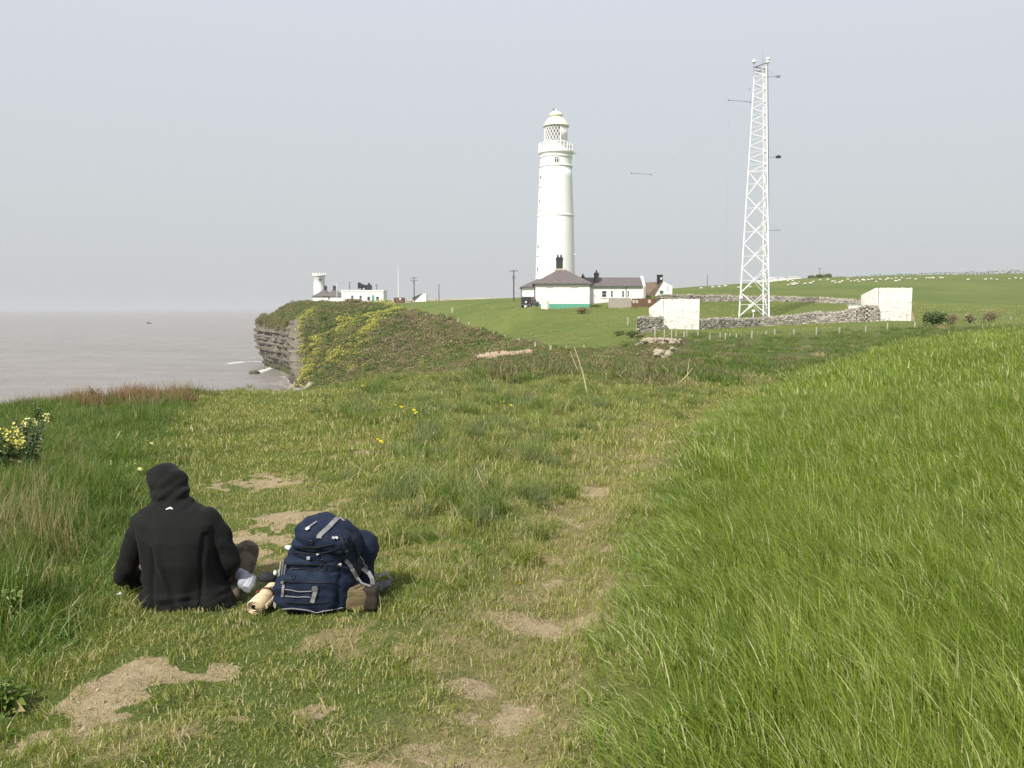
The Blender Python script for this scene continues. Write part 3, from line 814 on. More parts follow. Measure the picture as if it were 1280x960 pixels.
MB().tube([(q(782.3, 0).x, -.1, ze), (q(782.3, 0).x, -.1, -1)], .05, 6).build('downpipe', grey_trim, t)
MB().tube([(q(804.3, 0).x, -.45, ze), (q(804.3, 0).x, -.45, -1)], .06, 6).build('downpipe', grey_trim, t)
for px, w in ((755, .98), (764.6, .5), (778.6, .5), (785, .42)): window(t, q(px, 0).x, FR.z(371.8), w, FR.z(363.2)-FR.z(371.8), 0)

# ---------------------------------------------------------------- small building with the black lantern box
D = 170; FR = Frame(824, 376, D); q = FR.q
t = thing("oil_store", "small white gabled outbuilding with mossy brown roof and black vent turret", "outbuilding", FR.o)
xa, xb, xm = q(818.5, 0).x, q(840, 0).x, q(829, 0).x; zE = FR.z(361); zp = FR.z(352)
mb = MB(); n0 = [(xa, 0, -3), (xb, 0, -3), (xb, 0, FR.z(357.5)), (xm, 0, zp), (xa, 0, FR.z(367))]
mb.add(n0+[(a_, 5, c_) for a_, b_, c_ in n0], [(0,1,2,3,4), (9,8,7,6,5), (0,5,6,1), (1,6,7,2), (2,7,8,3), (3,8,9,4), (4,9,5,0)]); mb.build('wall', white_wall, t)
xr = q(808.5, 0).x
mb = MB(); mb.add([(xr, -.1, FR.z(369)), (xa-.2, -.1, FR.z(369)), (xm-.1, -.1, zp+.1), (xr, 3.2, zp-.05), (xm, 3.2, zp+.1), (xr, -.1, FR.z(369)-.2), (xa-.2, -.1, FR.z(369)-.2), (xr, 5.2, zp-1.2), (xm+.1, 5.2, zp-1.0)],
   [(0, 1, 2), (0, 2, 4, 3), (0, 5, 6, 1), (3, 4, 8, 7), (2, 1, 6), (0, 3, 7, 5)]); mb.build('roof', rust_roof, t)
MB().box(xr+.05, xa-.01, .15, 5, -3, FR.z(368.5)).build('lean_to_wall', stone_mat, t)
chx = q(825.7, 0).x
c_ = MB(); c_.box(chx-.5, chx+.5, 1, 2, zp-.5, FR.z(344.2)); c_.box(chx-.58, chx+.58, .92, 2.08, FR.z(344.2)+.002, FR.z(343.2)); o = c_.build('vent_turret', black_paint, t)
MB().box(chx+.05, chx+.32, .96, .998, FR.z(349.3), FR.z(346.6)).build('vent_opening', white_wall, o)
window(t, q(826.6, 0).x, FR.z(367.6), .75, FR.z(363.2)-FR.z(367.6), 0, green_paint)
MB().tube([(q(834.3, 0).x, -.07, FR.z(357)), (q(834.3, 0).x, -.07, FR.z(365))], .04, 6).build('pipe', grey_trim, t)

# ---------------------------------------------------------------- old low lighthouse on the headland
p = gpt(399.5, 352); FR = Frame(399.5, 375, 352); k = FR.k; FR.o.z = min(FR.o.z, p.z); q = FR.q
zz = lambda py: at(640, py, FR.D).z-FR.o.z
t = thing("low_lighthouse", "short white round tower without a lantern on the headland", "tower", FR.o)
MB().lathe([(7.4*k, -2), (7.0*k, zz(360)), (6.6*k, zz(346.2)), (7.6*k, zz(345.6)), (8.3*k, zz(344.4)), (8.3*k, zz(343.6)), (.2, zz(343.5))], 32).build('tower', tower_white, t, True)
for i in range(14):
    an = 2*pi*i/14; MB().obox((7.7*k*cos(an), 7.7*k*sin(an), (zz(343.5)+zz(341.4))/2), .45, .45, zz(341.4)-zz(343.5), an).build('parapet_block', tower_white, t)
MB().box(-.35+.8, .35+.8, -7*k-.05, -6*k, zz(351), zz(348.5)).build('window', dark_glass, t)

# keeper's bungalow with twin hipped roofs
D = 340; FR = Frame(391, 376, D); q = FR.q; zf = at(640, 0, D)
t = thing("twin_roof_bungalow", "low white bungalow with two grey hipped roofs below the short tower", "bungalow", FR.o)
xb = q(427, 0).x; ze = FR.z(370.8)
MB().box(0, xb, 0, 10, -2.5, ze).build('wall', white_wall, t)
for xa_, xm_, xc_ in ((391, 403.3, 411), (404.5, 414.5, 427)):
    mb = MB(); hip_roof(mb, q(xa_, 0).x, q(xc_, 0).x, 0, 10, ze+.1+(.03 if xa_ > 400 else 0), FR.z(362.3, 5), q(xm_-1, 0).x, q(xm_+1, 0).x, 5, .3); r_ = mb.build('roof', slate, t)
    c_ = MB(); xx = q(xm_+.6, 0).x; c_.box(xx-.55, xx+.55, 4.6, 5.4, FR.z(364, 5), FR.z(357.2, 5)); c_.build('chimney', dark_brick, r_)
window(t, q(411.5, 0).x, FR.z(374.6), .8, 1.0, 0, sill=False)

# fog signal house
D = 318; FR = Frame(427, 378.5, D); q = FR.q
t = thing("fog_signal_house", "flat roofed white building with green door carrying black fog horns", "building", FR.o)
xm_ = q(444, 0).x; xb = q(479.5, 0).x
MB().box(0, xb, 0, 9, -3, FR.z(364.4)).build('wall', white_wall, t)
mb = MB(); mb.box(-.15, xb+.15, -.15, 9.15, FR.z(364.4)+.002, FR.z(362.6)); mb.build('parapet', tower_white, t)
for px in (440.5, 451, 461, 472): window(t, q(px, 0).x, FR.z(375.5 if px > 455 else 373.8), .95, 1.35, 0, grey_trim if px > 455 else None, sill=False)
d_ = MB().box(q(465, 0).x, q(468, 0).x, -.06, .05, FR.z(378.2), FR.z(369)).build('door', green_paint, t)
MB().box(q(467.3, 0).x-.05, q(467.3, 0).x+.03, -.12, -.061, FR.z(374.3), FR.z(373.7)).build('handle', grey_metal, d_)
rz = FR.z(362.4)
h_ = thing("fog_horn", "black double fog horn with flared mouths on the flat white roof", "fog horn", FR.o+Vector((q(455, 0).x, 4.5, rz)))
b_ = MB(); b_.box(-.2, 2.2, -1.2, 1.2, 0.0, 1.9); b_.box(.9, 1.6, -.4, .4, 1.9, 2.7); b_.build('machine_housing', black_paint, h_)
for dy, zo in ((-.95, 1.45), (.95, 1.75)):
    b_ = MB(); b_.tube([(.0, dy, zo-.3), (-1.0, dy-.1, zo-.15), (-1.9, dy-.2, zo), (-2.5, dy-.3, zo+.1), (-2.75, dy-.35, zo+.1)], [.35, .55, .8, 1.15, 1.35], 20); b_.build('horn', black_paint, h_, True)
b_ = MB(); b_.box(-1.6, -1.3, -1.1, 1.1, 0, 1.0); b_.build('horn_cradle', black_paint, h_)

# white shed with a sloping dark roof, beyond the flagpole
D = 300; FR = Frame(516.5, 378.6, D); q = FR.q
t = thing("white_shed", "small white shed with dark sloping roof beside the headland telegraph pole", "shed", FR.o)
xb = q(533, 0).x; xm_ = q(524.5, 0).x
mb = MB(); n0 = [(0, 0, -1), (xb, 0, -1), (xb, 0, FR.z(367.0)), (q(528, 0).x, 0, FR.z(366.8)), (0, 0, FR.z(372))]
mb.add(n0+[(a_, 4, c_) for a_, b_, c_ in n0], [(0,1,2,3,4), (9,8,7,6,5), (0,5,6,1), (1,6,7,2), (2,7,8,3), (3,8,9,4), (4,9,5,0)]); mb.build('wall', white_wall, t)
mb = MB(); a_, b_ = FR.z(372)+.02, FR.z(366.8)+.02; xq = q(528, 0).x
mb.add([(-.4, -.2, a_-.05), (xq, -.2, b_), (xq, 4.2, b_), (-.4, 4.2, a_-.05), (-.2, -.25, a_-.75), (xq-2.6, -.25, a_-.75)], [(0, 1, 2, 3), (0, 5, 1), (0, 4, 5)]); mb.build('roof', dark_slate, t)

# brown enclosure at the flagpole foot
p = gpt(498.5, 292); FRx = 292/FPX
t = thing("brown_enclosure", "brown boarded enclosure at the foot of the white flagpole", "enclosure", p)
w = 6.4*FRx
for i, (x_, y_) in enumerate(((-1, 0), (0, 0), (1, 0))):
    MB().box(-w+(i*2*w/3)+.03, -w+((i+1)*2*w/3)-.03, 0, .12, -.5, 2.0).build('panel', wood_brown, t)
MB().box(-w, -w+.12, .13, 3, -.5, 2.0).build('side_panel', wood_brown, t); MB().box(w-.12, w, .13, 3, -.5, 2.0).build('side_panel', wood_brown, t)
MB().box(.15, .75, -.05, -.003, 1.3, 1.8).build('notice', white_metal, t)
p2 = gpt(498.2, 294.5)
f_ = thing("flagpole", "tall white flagpole standing in the brown enclosure on the headland", "flagpole", p2)
MB().tube([(0, 0, -.3), (0, 0, 6), (0, 0, 12.6)], [.2, .15, .08], 8).build('pole', white_metal, f_); MB().ell((0, 0, 12.7), .14, .14, .14, nu=8, nv=6).build('truck_ball', white_metal, f_)
p2 = gpt(421.3, 336); f_ = thing("flagpole", "thin white pole in front of the twin roofed bungalow", "pole", p2)
MB().tube([(0, 0, -.5), (0, 0, 7.5)], .1, 8).build('pole', white_metal, f_); MB().ell((0, 0, 7.5), .12, .12, .12, nu=8, nv=6).build('truck_ball', white_metal, f_)

def telegraph_pole(px, D, pytop, label, arms=1, xform=True, w=.16, arm=1.0, drops=True):
    p = gpt(px, D); h = at(px, pytop, D).z-p.z
    t = thing("telegraph_pole", label, "telegraph pole", p, rnd.uniform(-.1, .1), "poles around the lighthouse")
    MB().tube([(0, 0, -.5), (0, 0, h*.5), (0, 0, h)], [w, w*.9, w*.7], 8).build('pole', wood_dark, t)
    for a_ in range(arms):
        MB().box(-arm, arm, -.07-w, -w+.02, h-.35-a_*.9, h-.22-a_*.9).build('crossarm', wood_dark, t)
        for x_ in (-arm*.9, -arm*.45, arm*.45, arm*.9): MB().lathe([(.05, 0), (.08, .05), (.05, .16)], 8, (x_, -w-.02, h-.22-a_*.9)).build('insulator', grey_metal, t)
    if drops: MB().box(-.32, .32, -.5, -w+.02, h-2.0, h-1.3).build('transformer_box', grey_metal, t)
    return t
telegraph_pole(642.2, 186, 337.2, "telegraph pole with crossarm standing left of the parked vehicle", 1, arm=.95)
telegraph_pole(517.8, 288, 346.5, "telegraph pole with crossarm beside the small white shed", 2, arm=1.3, w=.2)
telegraph_pole(548.8, 310, 355, "plain pole behind the pale wall right of the small white shed", 0, drops=False, w=.17)
telegraph_pole(437.5, 345, 352.5, "short pole rising over the left end of the flat roof", 1, arm=.6)
telegraph_pole(471.2, 350, 355.5, "short pole rising over the right half of the flat roof", 1, arm=.6, drops=False)
telegraph_pole(884, 352, 343.5, "thin pole on the far hill left of the lattice mast", 0, drops=False, w=.14)
telegraph_pole(1024.3, 452, 335, "two legged pole standing in the dark trees on the skyline", 1, arm=.6, drops=False, w=.2)
telegraph_pole(1029, 456, 341, "shorter pole right beside the two legged pole on the skyline", 0, drops=False, w=.15)
telegraph_pole(1100, 456, 341.5, "thin pole on the skyline above the sheep field", 0, drops=False, w=.12)

# ---------------------------------------------------------------- parked off-road car
p = gpt(657.2, 141)
car_m = simple("dark_car_paint", (.025, .03, .035), .3, .15, spec=.5)
tyre_m = simple("tyre_rubber", (.02, .02, .02), .8, .2); rim_m = simple("pale_rim", (.55, .55, .55), .4, .1)
t = thing("parked_car", "dark boxy off-road car parked by the left end of the cottage", "car", p, R(-22))
b_ = MB()
def ring(y, w, z0, z1, ch=.08): return [(-w+ch, y, z0), (w-ch, y, z0), (w, y, z0+ch), (w, y, z1-ch), (w-ch, y, z1), (-w+ch, y, z1), (-w, y, z1-ch), (-w, y, z0+ch)]
b_.loft([ring(0, .82, .42, 1.02), ring(.08, .87, .38, 1.08), ring(3.2, .87, .38, 1.06), ring(4.15, .84, .40, .98), ring(4.2, .8, .44, .92)]); b_.build('body', car_m, t)
b_ = MB(); b_.loft([ring(.02, .80, 1.075, 1.70), ring(.15, .76, 1.075, 1.80), ring(2.3, .74, 1.075, 1.82), ring(2.9, .78, 1.055, 1.15)]); b_.build('cabin', car_m, t)
MB().box(-.62, .62, -.03, .012, 1.18, 1.60).build('rear_window', dark_glass, t)
for s_ in (-1, 1):
    for y0, y1 in ((.35, 1.1), (1.25, 2.1)): MB().box(*sorted((s_*.765, s_*.80)), y0, y1, 1.16, 1.60).build('side_window', dark_glass, t)
    MB().box(*sorted((s_*.66, s_*.78)), -.04, .0, .72, .95).build('tail_light', simple("tail_light_red", (.4, .03, .02), .4), t)
    for y_ in (.75, 3.35):
        w_ = MB().tube([(s_*.70, y_, .37), (s_*.90, y_, .37)], .37, 18).build('wheel', tyre_m, t); MB().tube([(s_*.902, y_, .37), (s_*.915, y_, .37)], .2, 14).build('rim', rim_m, w_)
w_ = MB().tube([(.12, -.2, .92), (.12, -.03, .92)], .33, 20).build('spare_wheel', tyre_m, t); MB().tube([(.12, -.222, .92), (.12, -.202, .92)], .19, 14).build('rim', rim_m, w_)
MB().box(-.8, .8, -.1, -.001, .40, .55).build('bumper', grey_trim, t)

# white gate pier by the cottage, fences
D = 138; FR = Frame(681, 387, D); q = FR.q
t = thing("gate_pier", "chipped white gate pier standing before the green base of the cottage", "gate pier", FR.o)
mb = MB(); xs0, xs1 = q(676.5, 0).x, q(686, 0).x
mb.add([(xs0, 0, -.8), (xs1, 0, -.8), (xs1, 0, FR.z(375.0)), (xs0, 0, FR.z(374.0)), (xs0, .5, -.8), (xs1, .5, -.8), (xs1, .5, FR.z(375.0)), (xs0, .5, FR.z(374.0))], [(0,1,2,3), (7,6,5,4), (0,4,5,1), (1,5,6,2), (2,6,7,3), (3,7,4,0)]); mb.build('pier', flaky, t)
MB().box(xs1-.25, xs1+.03, -.05, .55, FR.z(386), FR.z(375.2)).build('gate_post', cream_wall, t)
def row_fence(name, label, cat, p0, p1, D0, D1, ztop0, ztop1, n, mat, w=.8, extra=None, gap=.02):
    a = at(p0, 386, D0); b = at(p1, 386, D1); a.z = gz(a.x, a.y); t = thing(name, label, cat, a)
    z0 = at(640, ztop0, D0).z-a.z; z1 = at(640, ztop1, D1).z-a.z; dx, dy = b.x-a.x, b.y-a.y; ang = atan2(dy, dx); L = sqrt(dx*dx+dy*dy)/n
    for i in range(n):
        c = (i+.5)/n; zt = z0+(z1-z0)*c+rnd.uniform(-.04, .04); gx, gy = dx*c, dy*c; gb = gz(a.x+gx, a.y+gy)-a.z-.3
        MB().obox((gx, gy, (zt+gb)/2), L-gap, .06, zt-gb, ang).build('board', mat, t)
    return t, z0, dx, dy
row_fence("board_fence", "weathered grey board fence in front of the long low building", "fence", 760.5, 789, 143, 141, 372.2, 373.2, 26, wood_grey)
t, z0, dx, dy = row_fence("board_fence", "brown board fence with three pale notices beside the white splayed wall", "fence", 789.5, 824, 140, 138, 373.2, 372.4, 30, wood_brown)
for c, w, h in ((.09, .55, .5), (.20, .5, .5), (.67, .7, .55)):
    MB().box(dx*c-w/2, dx*c+w/2, dy*c-.09, dy*c-.04, z0-.75, z0-.75+h).build('notice', cream_wall, t)

# ---------------------------------------------------------------- white roofless stone structures
def splay(name, label, px0, px1, pyt, pyb, D, ptsL, lab2=None, dep=4.0, back=3.0):
    """front wall with a side wall that runs back to the left and falls away"""
    FR = Frame(px0, pyb, D); q = FR.q
    t = thing(name, label, "wall", FR.o)
    xw = q(px1, 0).x; zt = FR.z(pyt); mb = MB()
    nx, nz = 26, 18; vs = []; fs = []
    for j in range(nz+1):
        for i in range(nx+1):
            x_ = xw*i/nx; z_ = -1.0+(zt+1.0)*j/nz
            if j == nz: z_ += rnd.uniform(-.05, .03)
            vs.append((x_, -.05+rnd.uniform(0, .012), z_))
    b0 = len(vs)
    for j in range(nz):
        for i in range(nx): fs.append((j*(nx+1)+i, j*(nx+1)+i+1, (j+1)*(nx+1)+i+1, (j+1)*(nx+1)+i))
    mb.add(vs, fs); mb.box(0.002, xw-.002, .002, .5, -1, zt-.06); mb.build('front_wall', flaky, t)
    # falling side wall
    P = [q(a, b, c) for a, b, c in ptsL]
    mb = MB(); vs = [(p.x, p.y, p.z) for p in P]+[(p.x-.1, p.y+.45, p.z) for p in P]; n_ = len(P)
    fs = [tuple(range(n_)), tuple(range(2*n_-1, n_-1, -1))]+[(i, i+n_, (i+1) % n_+n_, (i+1) % n_) for i in range(n_)]
    mb.add(vs, fs); mb.build('side_wall', flaky, t)
    mb = MB(); mb.box(xw-.45, xw-.003, .52, dep, -1, zt-.1); mb.build('return_wall', flaky, t)
    return t
splay("whitewashed_wall_block", "whitewashed stone block with falling left side, nearer the cottage", 829, 874.3, 373.6, 413, 96,
      [(828.9, 373.8, .0), (813, 385.4, 2.4), (813.6, 401, 2.4), (828.9, 406, .0)])
tt = splay("whitewashed_wall_block", "taller whitewashed stone block with falling left side, right of the mast", 1098, 1139.3, 359.7, 400.5, 99,
      [(1097.9, 359.8, .0), (1079.2, 369.2, 2.4), (1080, 384, 2.4), (1097.9, 395, .0)])
c_ = MB(); FRr = Frame(1098, 400.5, 99); xq = FRr.q(1139.5, 0).x; c_.box(xq+.03, xq+.32, .1, .6, -.8, FRr.z(391)); c_.obox((xq+.2, .0, .1), .3, .3, .5, .2); o = c_.build('buttress_stone', simple("orange_brick", (.40, .29, .20), .85, .3, 4), tt)
D = 104; p = at(1061.5, 388, D)
t = thing("low_white_wall", "low white painted wall end tucked beside the right hand block", "wall", p)
MB().box(0, at(1085, 388, D).x-p.x, 0, .4, -.6, at(0, 381.8, D).z-p.z).build('wall_face', flaky, t)
MB().box(-.05, at(1085, 388, D).x-p.x+.05, -.05, .45, at(0, 381.8, D).z-p.z+.002, at(0, 381.0, D).z-p.z).build('coping', flaky, t)

# ---------------------------------------------------------------- drystone walls
def stone_wall(label, path, size=.32, thick=.5, cap=True, name="drystone_wall", mat=None):
    """path: (px, top py, D) ; stones laid in uneven courses from the ground up"""
    P = []
    for px, pt, D in path:
        b = at(px, 386, D); P.append((b.x, D, at(px, pt, D).z))
    root = Vector((P[0][0], P[0][1], gz(P[0][0], P[0][1])))
    t = thing(name, label, "wall", root); mb = MB(); bl = []
    cf = MB(); cap_mb = MB(); capbl = []
    for (ax, ay, az), (bx_, by, bz) in zip(P[:-1], P[1:]):
        L = sqrt((bx_-ax)**2+(by-ay)**2); ang = atan2(by-ay, bx_-ax); n_ = max(1, int(L/size))
        for i in range(n_):
            c = (i+.5)/n_; x, y = ax+(bx_-ax)*c, ay+(by-ay)*c; zt = az+(bz-az)*c+.10*(vnoise(np.array([x*1.]), np.array([y*1.]), 1.3)[0]-.5)*2
            zb = gz(x, y)-.25; nz_ = max(1, int((zt-zb)/(size*.62)))
            cf.obox((x-root.x, y-root.y, (zt+zb)/2-.05-root.z), size*1.08, thick*.7, zt-zb-.1, ang)
            for j in range(nz_):
                sx = size*rnd.uniform(.75, 1.2); off = (.5*size if j % 2 else 0)
                zc = zb+(zt-zb)*(j+.5)/nz_
                mb.obox((x+cos(ang)*off+sin(ang)*rnd.uniform(-.04, .04)-root.x, y+sin(ang)*off+rnd.uniform(-.05, .05)-root.y, zc-root.z), sx, thick*rnd.uniform(.9, 1.08), (zt-zb)/nz_*rnd.uniform(.75, .98), ang+rnd.uniform(-.05, .05), .07); bl += [rnd.random()]*8
            if cap:
                for q_ in (0, .5):
                    xx, yy = x+(bx_-ax)/n_*q_, y+(by-ay)/n_*q_; hgt = rnd.uniform(.08, .22)
                    cap_mb.obox((xx-root.x, yy-root.y, zt+hgt/2-.04-root.z), size*rnd.uniform(.25, .5), thick*.8, hgt, ang+rnd.uniform(-.2, .2), .12); capbl += [rnd.uniform(.4, 1.3)]*8
    cf.build('wall_core', simple("wall_core_earth", (.10, .09, .07), .95), t)
    o = mb.build('stonework', mat or stone_mat, t); o.data.attributes.new('bl', 'FLOAT', 'POINT').data.foreach_set('value', bl); tag(o, kind='stuff')
    if cap: o = cap_mb.build('coping_stones', mat or stone_mat, t); o.data.attributes.new('bl', 'FLOAT', 'POINT').data.foreach_set('value', capbl); tag(o, kind='stuff')
    return t
stone_wall("drystone wall running along the front of the mast enclosure", [(874.8, 399.5, 96), (905, 398.8, 99), (948, 397.8, 103), (985, 394.5, 104), (1020, 391, 104), (1050, 388.8, 102), (1072, 385.5, 100), (1085, 382.3, 99), (1097.5, 382.5, 98.6)], .34)
stone_wall("rough stone wall stub against the left side of the nearer whitewashed block", [(797.5, 398.5, 93.5), (806, 397.2, 94), (828.6, 396.6, 95)], .30)
stone_wall("drystone wall with upright coping along the back of the mast enclosure", [(822, 368.8, 136), (876, 369.2, 140), (930, 370.0, 141), (1000, 371.3, 141), (1040, 373.2, 139), (1080, 376.5, 135)], .42)
t = stone_wall("long pale wall crossing the flat field behind the telegraph poles", [(481, 375.3, 342), (533, 373.5, 345), (590, 372.8, 345), (652, 371.8, 340)], 1.0, .6, False, mat=cream_wall)
# ---------------------------------------------------------------- lattice mast
D = 118.0
base = at(946.4, 396, D); base.z = gz(base.x, base.y)-.05
t = thing("lattice_mast", "tall white three legged lattice radio mast inside the stone enclosure", "radio mast", base)
H = at(951, 84, D).z-base.z
angs = [R(174), R(294), R(54)]; R0, R1 = 2.42, .90
cxb, cxt = 0.0, at(952.2, 84, D).x-base.x
def legp(i, z):
    f = z/H; r = R0+(R1-R0)*f; return Vector((cxb+(cxt-cxb)*f+r*cos(angs[i]), r*sin(angs[i]), z))
for i in range(3): MB().tube([legp(i, -.1), legp(i, H)], [.115, .085], 8).build('leg', white_metal, t)
zy = lambda py: at(951, py, D).z-base.z
bays = [zy(v) for v in (395.5, 366, 335.5, 305, 275, 245.5, 215)]
for a_, b_ in ((0, 1), (0, 2), (1, 2)):
    for z0, z1 in zip(bays[:-1], bays[1:]):
        MB().tube([legp(a_, z0), legp(b_, z1)], .054, 6).build('brace', white_metal, t)
        MB().tube([legp(b_, z0)+Vector((.05, .05, 0)), legp(a_, z1)+Vector((.05, .05, 0))], .054, 6).build('brace', white_metal, t)
        zm = (z0+z1)/2; MB().tube([legp(a_, zm), legp(b_, zm)], .03, 5).build('strut', white_metal, t)
    zs = [zy(v) for v in (215, 206.5, 198.5, 190.5, 182.5, 174.5, 167, 159, 151, 143, 135.5, 128, 120, 112, 104, 96, 90, 85)]
    MB().tube([legp(a_, zs[0]), legp(b_, zs[0])], .05, 6).build('strut', white_metal, t)
    for j in range(len(zs)-1):
        p_, q_ = (a_, b_) if j % 2 == 0 else (b_, a_)
        MB().tube([legp(p_, zs[j]), legp(q_, zs[j+1])], .04, 6).build('brace', white_metal, t)
        if j % 2: MB().tube([legp(a_, zs[j]), legp(b_, zs[j])], .022, 5).build('strut', white_metal, t)
# cable run and ladder up the right leg
cb = MB(); cb.tube([legp(1, 0)+Vector((-.16, .18, 0)), legp(1, H*.5)+Vector((.17, .1, 0)), legp(1, H)+Vector((.2, .05, 0))], .055, 6); cb.build('cable_run', grey_metal, t)
l0 = legp(1, 0)+Vector((-.55, .5, 0)); l1 = legp(1, H)+Vector((-.38, .25, 0))
ld = MB(); ld.tube([l0, l1], .03, 5); ld.tube([l0+Vector((.32, .1, 0)), l1+Vector((.32, .1, 0))], .03, 5)
for j in range(1, 110): ld.tube([l0.lerp(l1, j/110), l0.lerp(l1, j/110)+Vector((.32, .1, 0))], .014, 4, False)
tag(ld.build('ladder', white_metal, t), kind='stuff')
# head
pl = MB(); zt = H
tri = [legp(i, H)*1.0 for i in range(3)]
for i in range(3): pl.tube([tri[i]+Vector((0, 0, .02)), tri[(i+1) % 3]+Vector((0, 0, .35 if i == 0 else .05))], .07, 6); pl.tube([tri[i]-Vector((0, 0, .45)), tri[(i+1) % 3]-Vector((0, 0, .45))], .05, 6)
pl.build('head_frame', grey_metal, t)
def radome(x, y, pb, pt, s=.30):
    p = MB(); p.tube([(x, y, zy(pb)), (x, y, zy(pt)-.1)], .03, 6); p.build('stub_mast', grey_metal, t)
    MB().ell((x, y, zy(pt)+.08), s, s, s*.8, nu=14, nv=10).build('radome', white_metal, t, True)
X_ = lambda px: at(px, 80, D).x-base.x
radome(X_(941.6), -.3, 95, 78.6); radome(X_(960.2), .1, 84, 74.5); radome(X_(958.2), -.5, 84, 79.8, .26)
MB().tube([(X_(940.8), -.3, zy(84.5)), (X_(946), -.2, zy(84.5))], .04, 6).build('bracket', grey_metal, t)
MB().tube([(X_(953.6), 0, zy(85)), (X_(953.4), 0, zy(64))], [.03, .015], 6).build('whip_aerial', grey_metal, t)
def side_arm(py, pxe, head, stays=True):
    a = legp(1, zy(py)); e = Vector((X_(pxe)+.0, a.y-.2, zy(py)))
    e.x = at(pxe, py, D).x-base.x
    s = MB(); s.tube([a, e], .035, 6)
    if stays: s.tube([legp(1, zy(py-9)), e], .012, 4); s.tube([legp(1, zy(py-6))+Vector((0, .3, 0)), e-Vector((.3, 0, 0))], .012, 4)
    s.build('side_arm', grey_metal, t)
    h = MB()
    if head == 'box': h.box(e.x-.35, e.x+.1, e.y-.12, e.y+.12, e.z-.1, e.z+.14)
    elif head == 'dome': h.lathe([(.36, -.14), (.36, .0), (.26, .14), (.08, .22)], 14, (e.x-.25, e.y, e.z))
    else: h.box(e.x-.5, e.x, e.y-.03, e.y+.03, e.z-.04, e.z+.03)
    h.build('lamp' if head == 'dome' else 'antenna_head', black_paint if head == 'dome' else grey_metal, t)
side_arm(98.5, 971, 'box'); side_arm(198.5, 971, 'dome'); side_arm(289.5, 970.5, 'bar')
MB().tube([Vector((at(934.8, 114, D).x-base.x, -.4, zy(114))), Vector((at(937.8, 110.5, D).x-base.x, -.4, zy(110.5)))], .035, 5).build('stub_aerial', grey_metal, t)
MB().box(at(937.4, 390, D).x-base.x, at(940.6, 390, D).x-base.x, -1.2, -.9, zy(390), zy(387)).build('equipment_box', white_metal, t)
MB().tube([(at(939, 390, D).x-base.x, -1.05, -.2), (at(939, 390, D).x-base.x, -1.05, zy(390))], .06, 6).build('box_post', white_metal, t)
MB().box(at(934.5, 385, D).x-base.x, at(938, 385, D).x-base.x, -.6, -.3, zy(385), zy(381)).build('equipment_box', white_metal, t)
MB().box(at(923.2, 370, D).x-base.x, at(927, 370, D).x-base.x, -.55, -.2, zy(373), zy(369.5)).build('equipment_box', white_metal, t)
# wire aerial slung from the mast head to the lighthouse gallery, with spreaders
A = base+legp(0, H-.4); B_ = Vector((at(716.8, 192.2, 157).x, 157, at(716.8, 192.2, 157).z))
t = thing("wire_aerial", "fine wire aerial with two spreader bars slung from mast head to lighthouse", "aerial", A)
s1a, s1b = at(911, 125, 119), at(938, 127.5, 118.5); s2a, s2b = at(789.2, 216.5, 141), at(814.2, 218, 140)
for a_, b_ in ((s1a, s1b), (s2a, s2b)):
    o = MB(); o.tube([a_-A, b_-A], .035, 6); sp_ = o.build('spreader', grey_metal, t)
    for e_ in (a_, b_): MB().ell(e_-A, .10, .10, .14, nu=8, nv=6).build('insulator', grey_metal, sp_)
wi = MB(); wr = .0035
mid1, mid2 = (s1a+s1b)/2, (s2a+s2b)/2
def sag(a, b, s, n=16): return [(a.lerp(b, i/n)-Vector((0, 0, 4*s*(i/n)*(1-i/n)))-A) for i in range(n+1)]
wi.tube(sag(A, s1b, .1), wr, 4); wi.tube(sag(s1a, s2b, 1.0), wr, 4); wi.tube(sag(s2a, B_, .6), wr, 4); wi.tube(sag(s1b, s2a, 1.6), wr, 4)
dn = Vector((s1a.x+.3, s1a.y, gz(s1a.x, s1a.y))); wi.tube([s1a-A, dn-A], .005, 4)
wi.build('aerial_wire', grey_metal, t)

# ---------------------------------------------------------------- wire fences
def post_mb(h, w=.075): return MB().obox((0, 0, h/2-.15), w*2, w*2, h+.3)
def fence(name, label, posts, wires=True, mat=None, w=.045, h=None):
    P = []
    for px, pt, pb in posts:
        g = hit(px, pb, 40, 500); hh = (pb-pt)*g.y/FPX if h is None else h
        P.append((g, hh))
    t = thing(name, label, "fence", P[0][0]); o0 = P[0][0]
    me0 = None
    for g, hh in P:
        ww = w*(.85+.3*rnd.random())
        mb = MB(); mb.obox((g.x-o0.x, g.y-o0.y, g.z-o0.z+hh/2-.1), ww*2, ww*2, hh+.2, rnd.uniform(-.3, .3), .04); mb.build('post', mat or pale_post, t)
    if wires:
        wm = MB()
        for f in (.55, .85):
            wm.tube([(g.x-o0.x, g.y-o0.y, g.z-o0.z+hh*f) for g, hh in P], .006, 4, False)
        wm.build('wire', grey_metal, t)
    return t
c4 = lambda L: [(780+a/3.2, 220+b/3.2, 220+c_/3.2) for a, b, c_ in L]
fence("wire_fence", "pale post and wire fence along the foot of the enclosure wall", c4([(123, 600, 650), (161, 612, 647), (190, 617, 646), (208, 617, 643), (240, 622, 645), (251, 615, 642), (296, 620, 642), (343, 634, 655), (384, 627, 646), (405, 630, 657), (424, 627, 646), (449, 632, 650), (511, 619, 649), (567, 622, 638), (603, 612, 635), (679, 612, 636), (769, 605, 635), (862, 605, 631), (966, 600, 629), (1053, 587, 612), (1163, 583, 605)])+[(1263.5, 395, 400)])
c5 = lambda L: [(300+a/4., 320+b/4., 320+c_/4.) for a, b, c_ in L]
c2 = lambda L: [(620+a/4.923, 300+b/4.923, 300+c_/4.923) for a, b, c_ in L]
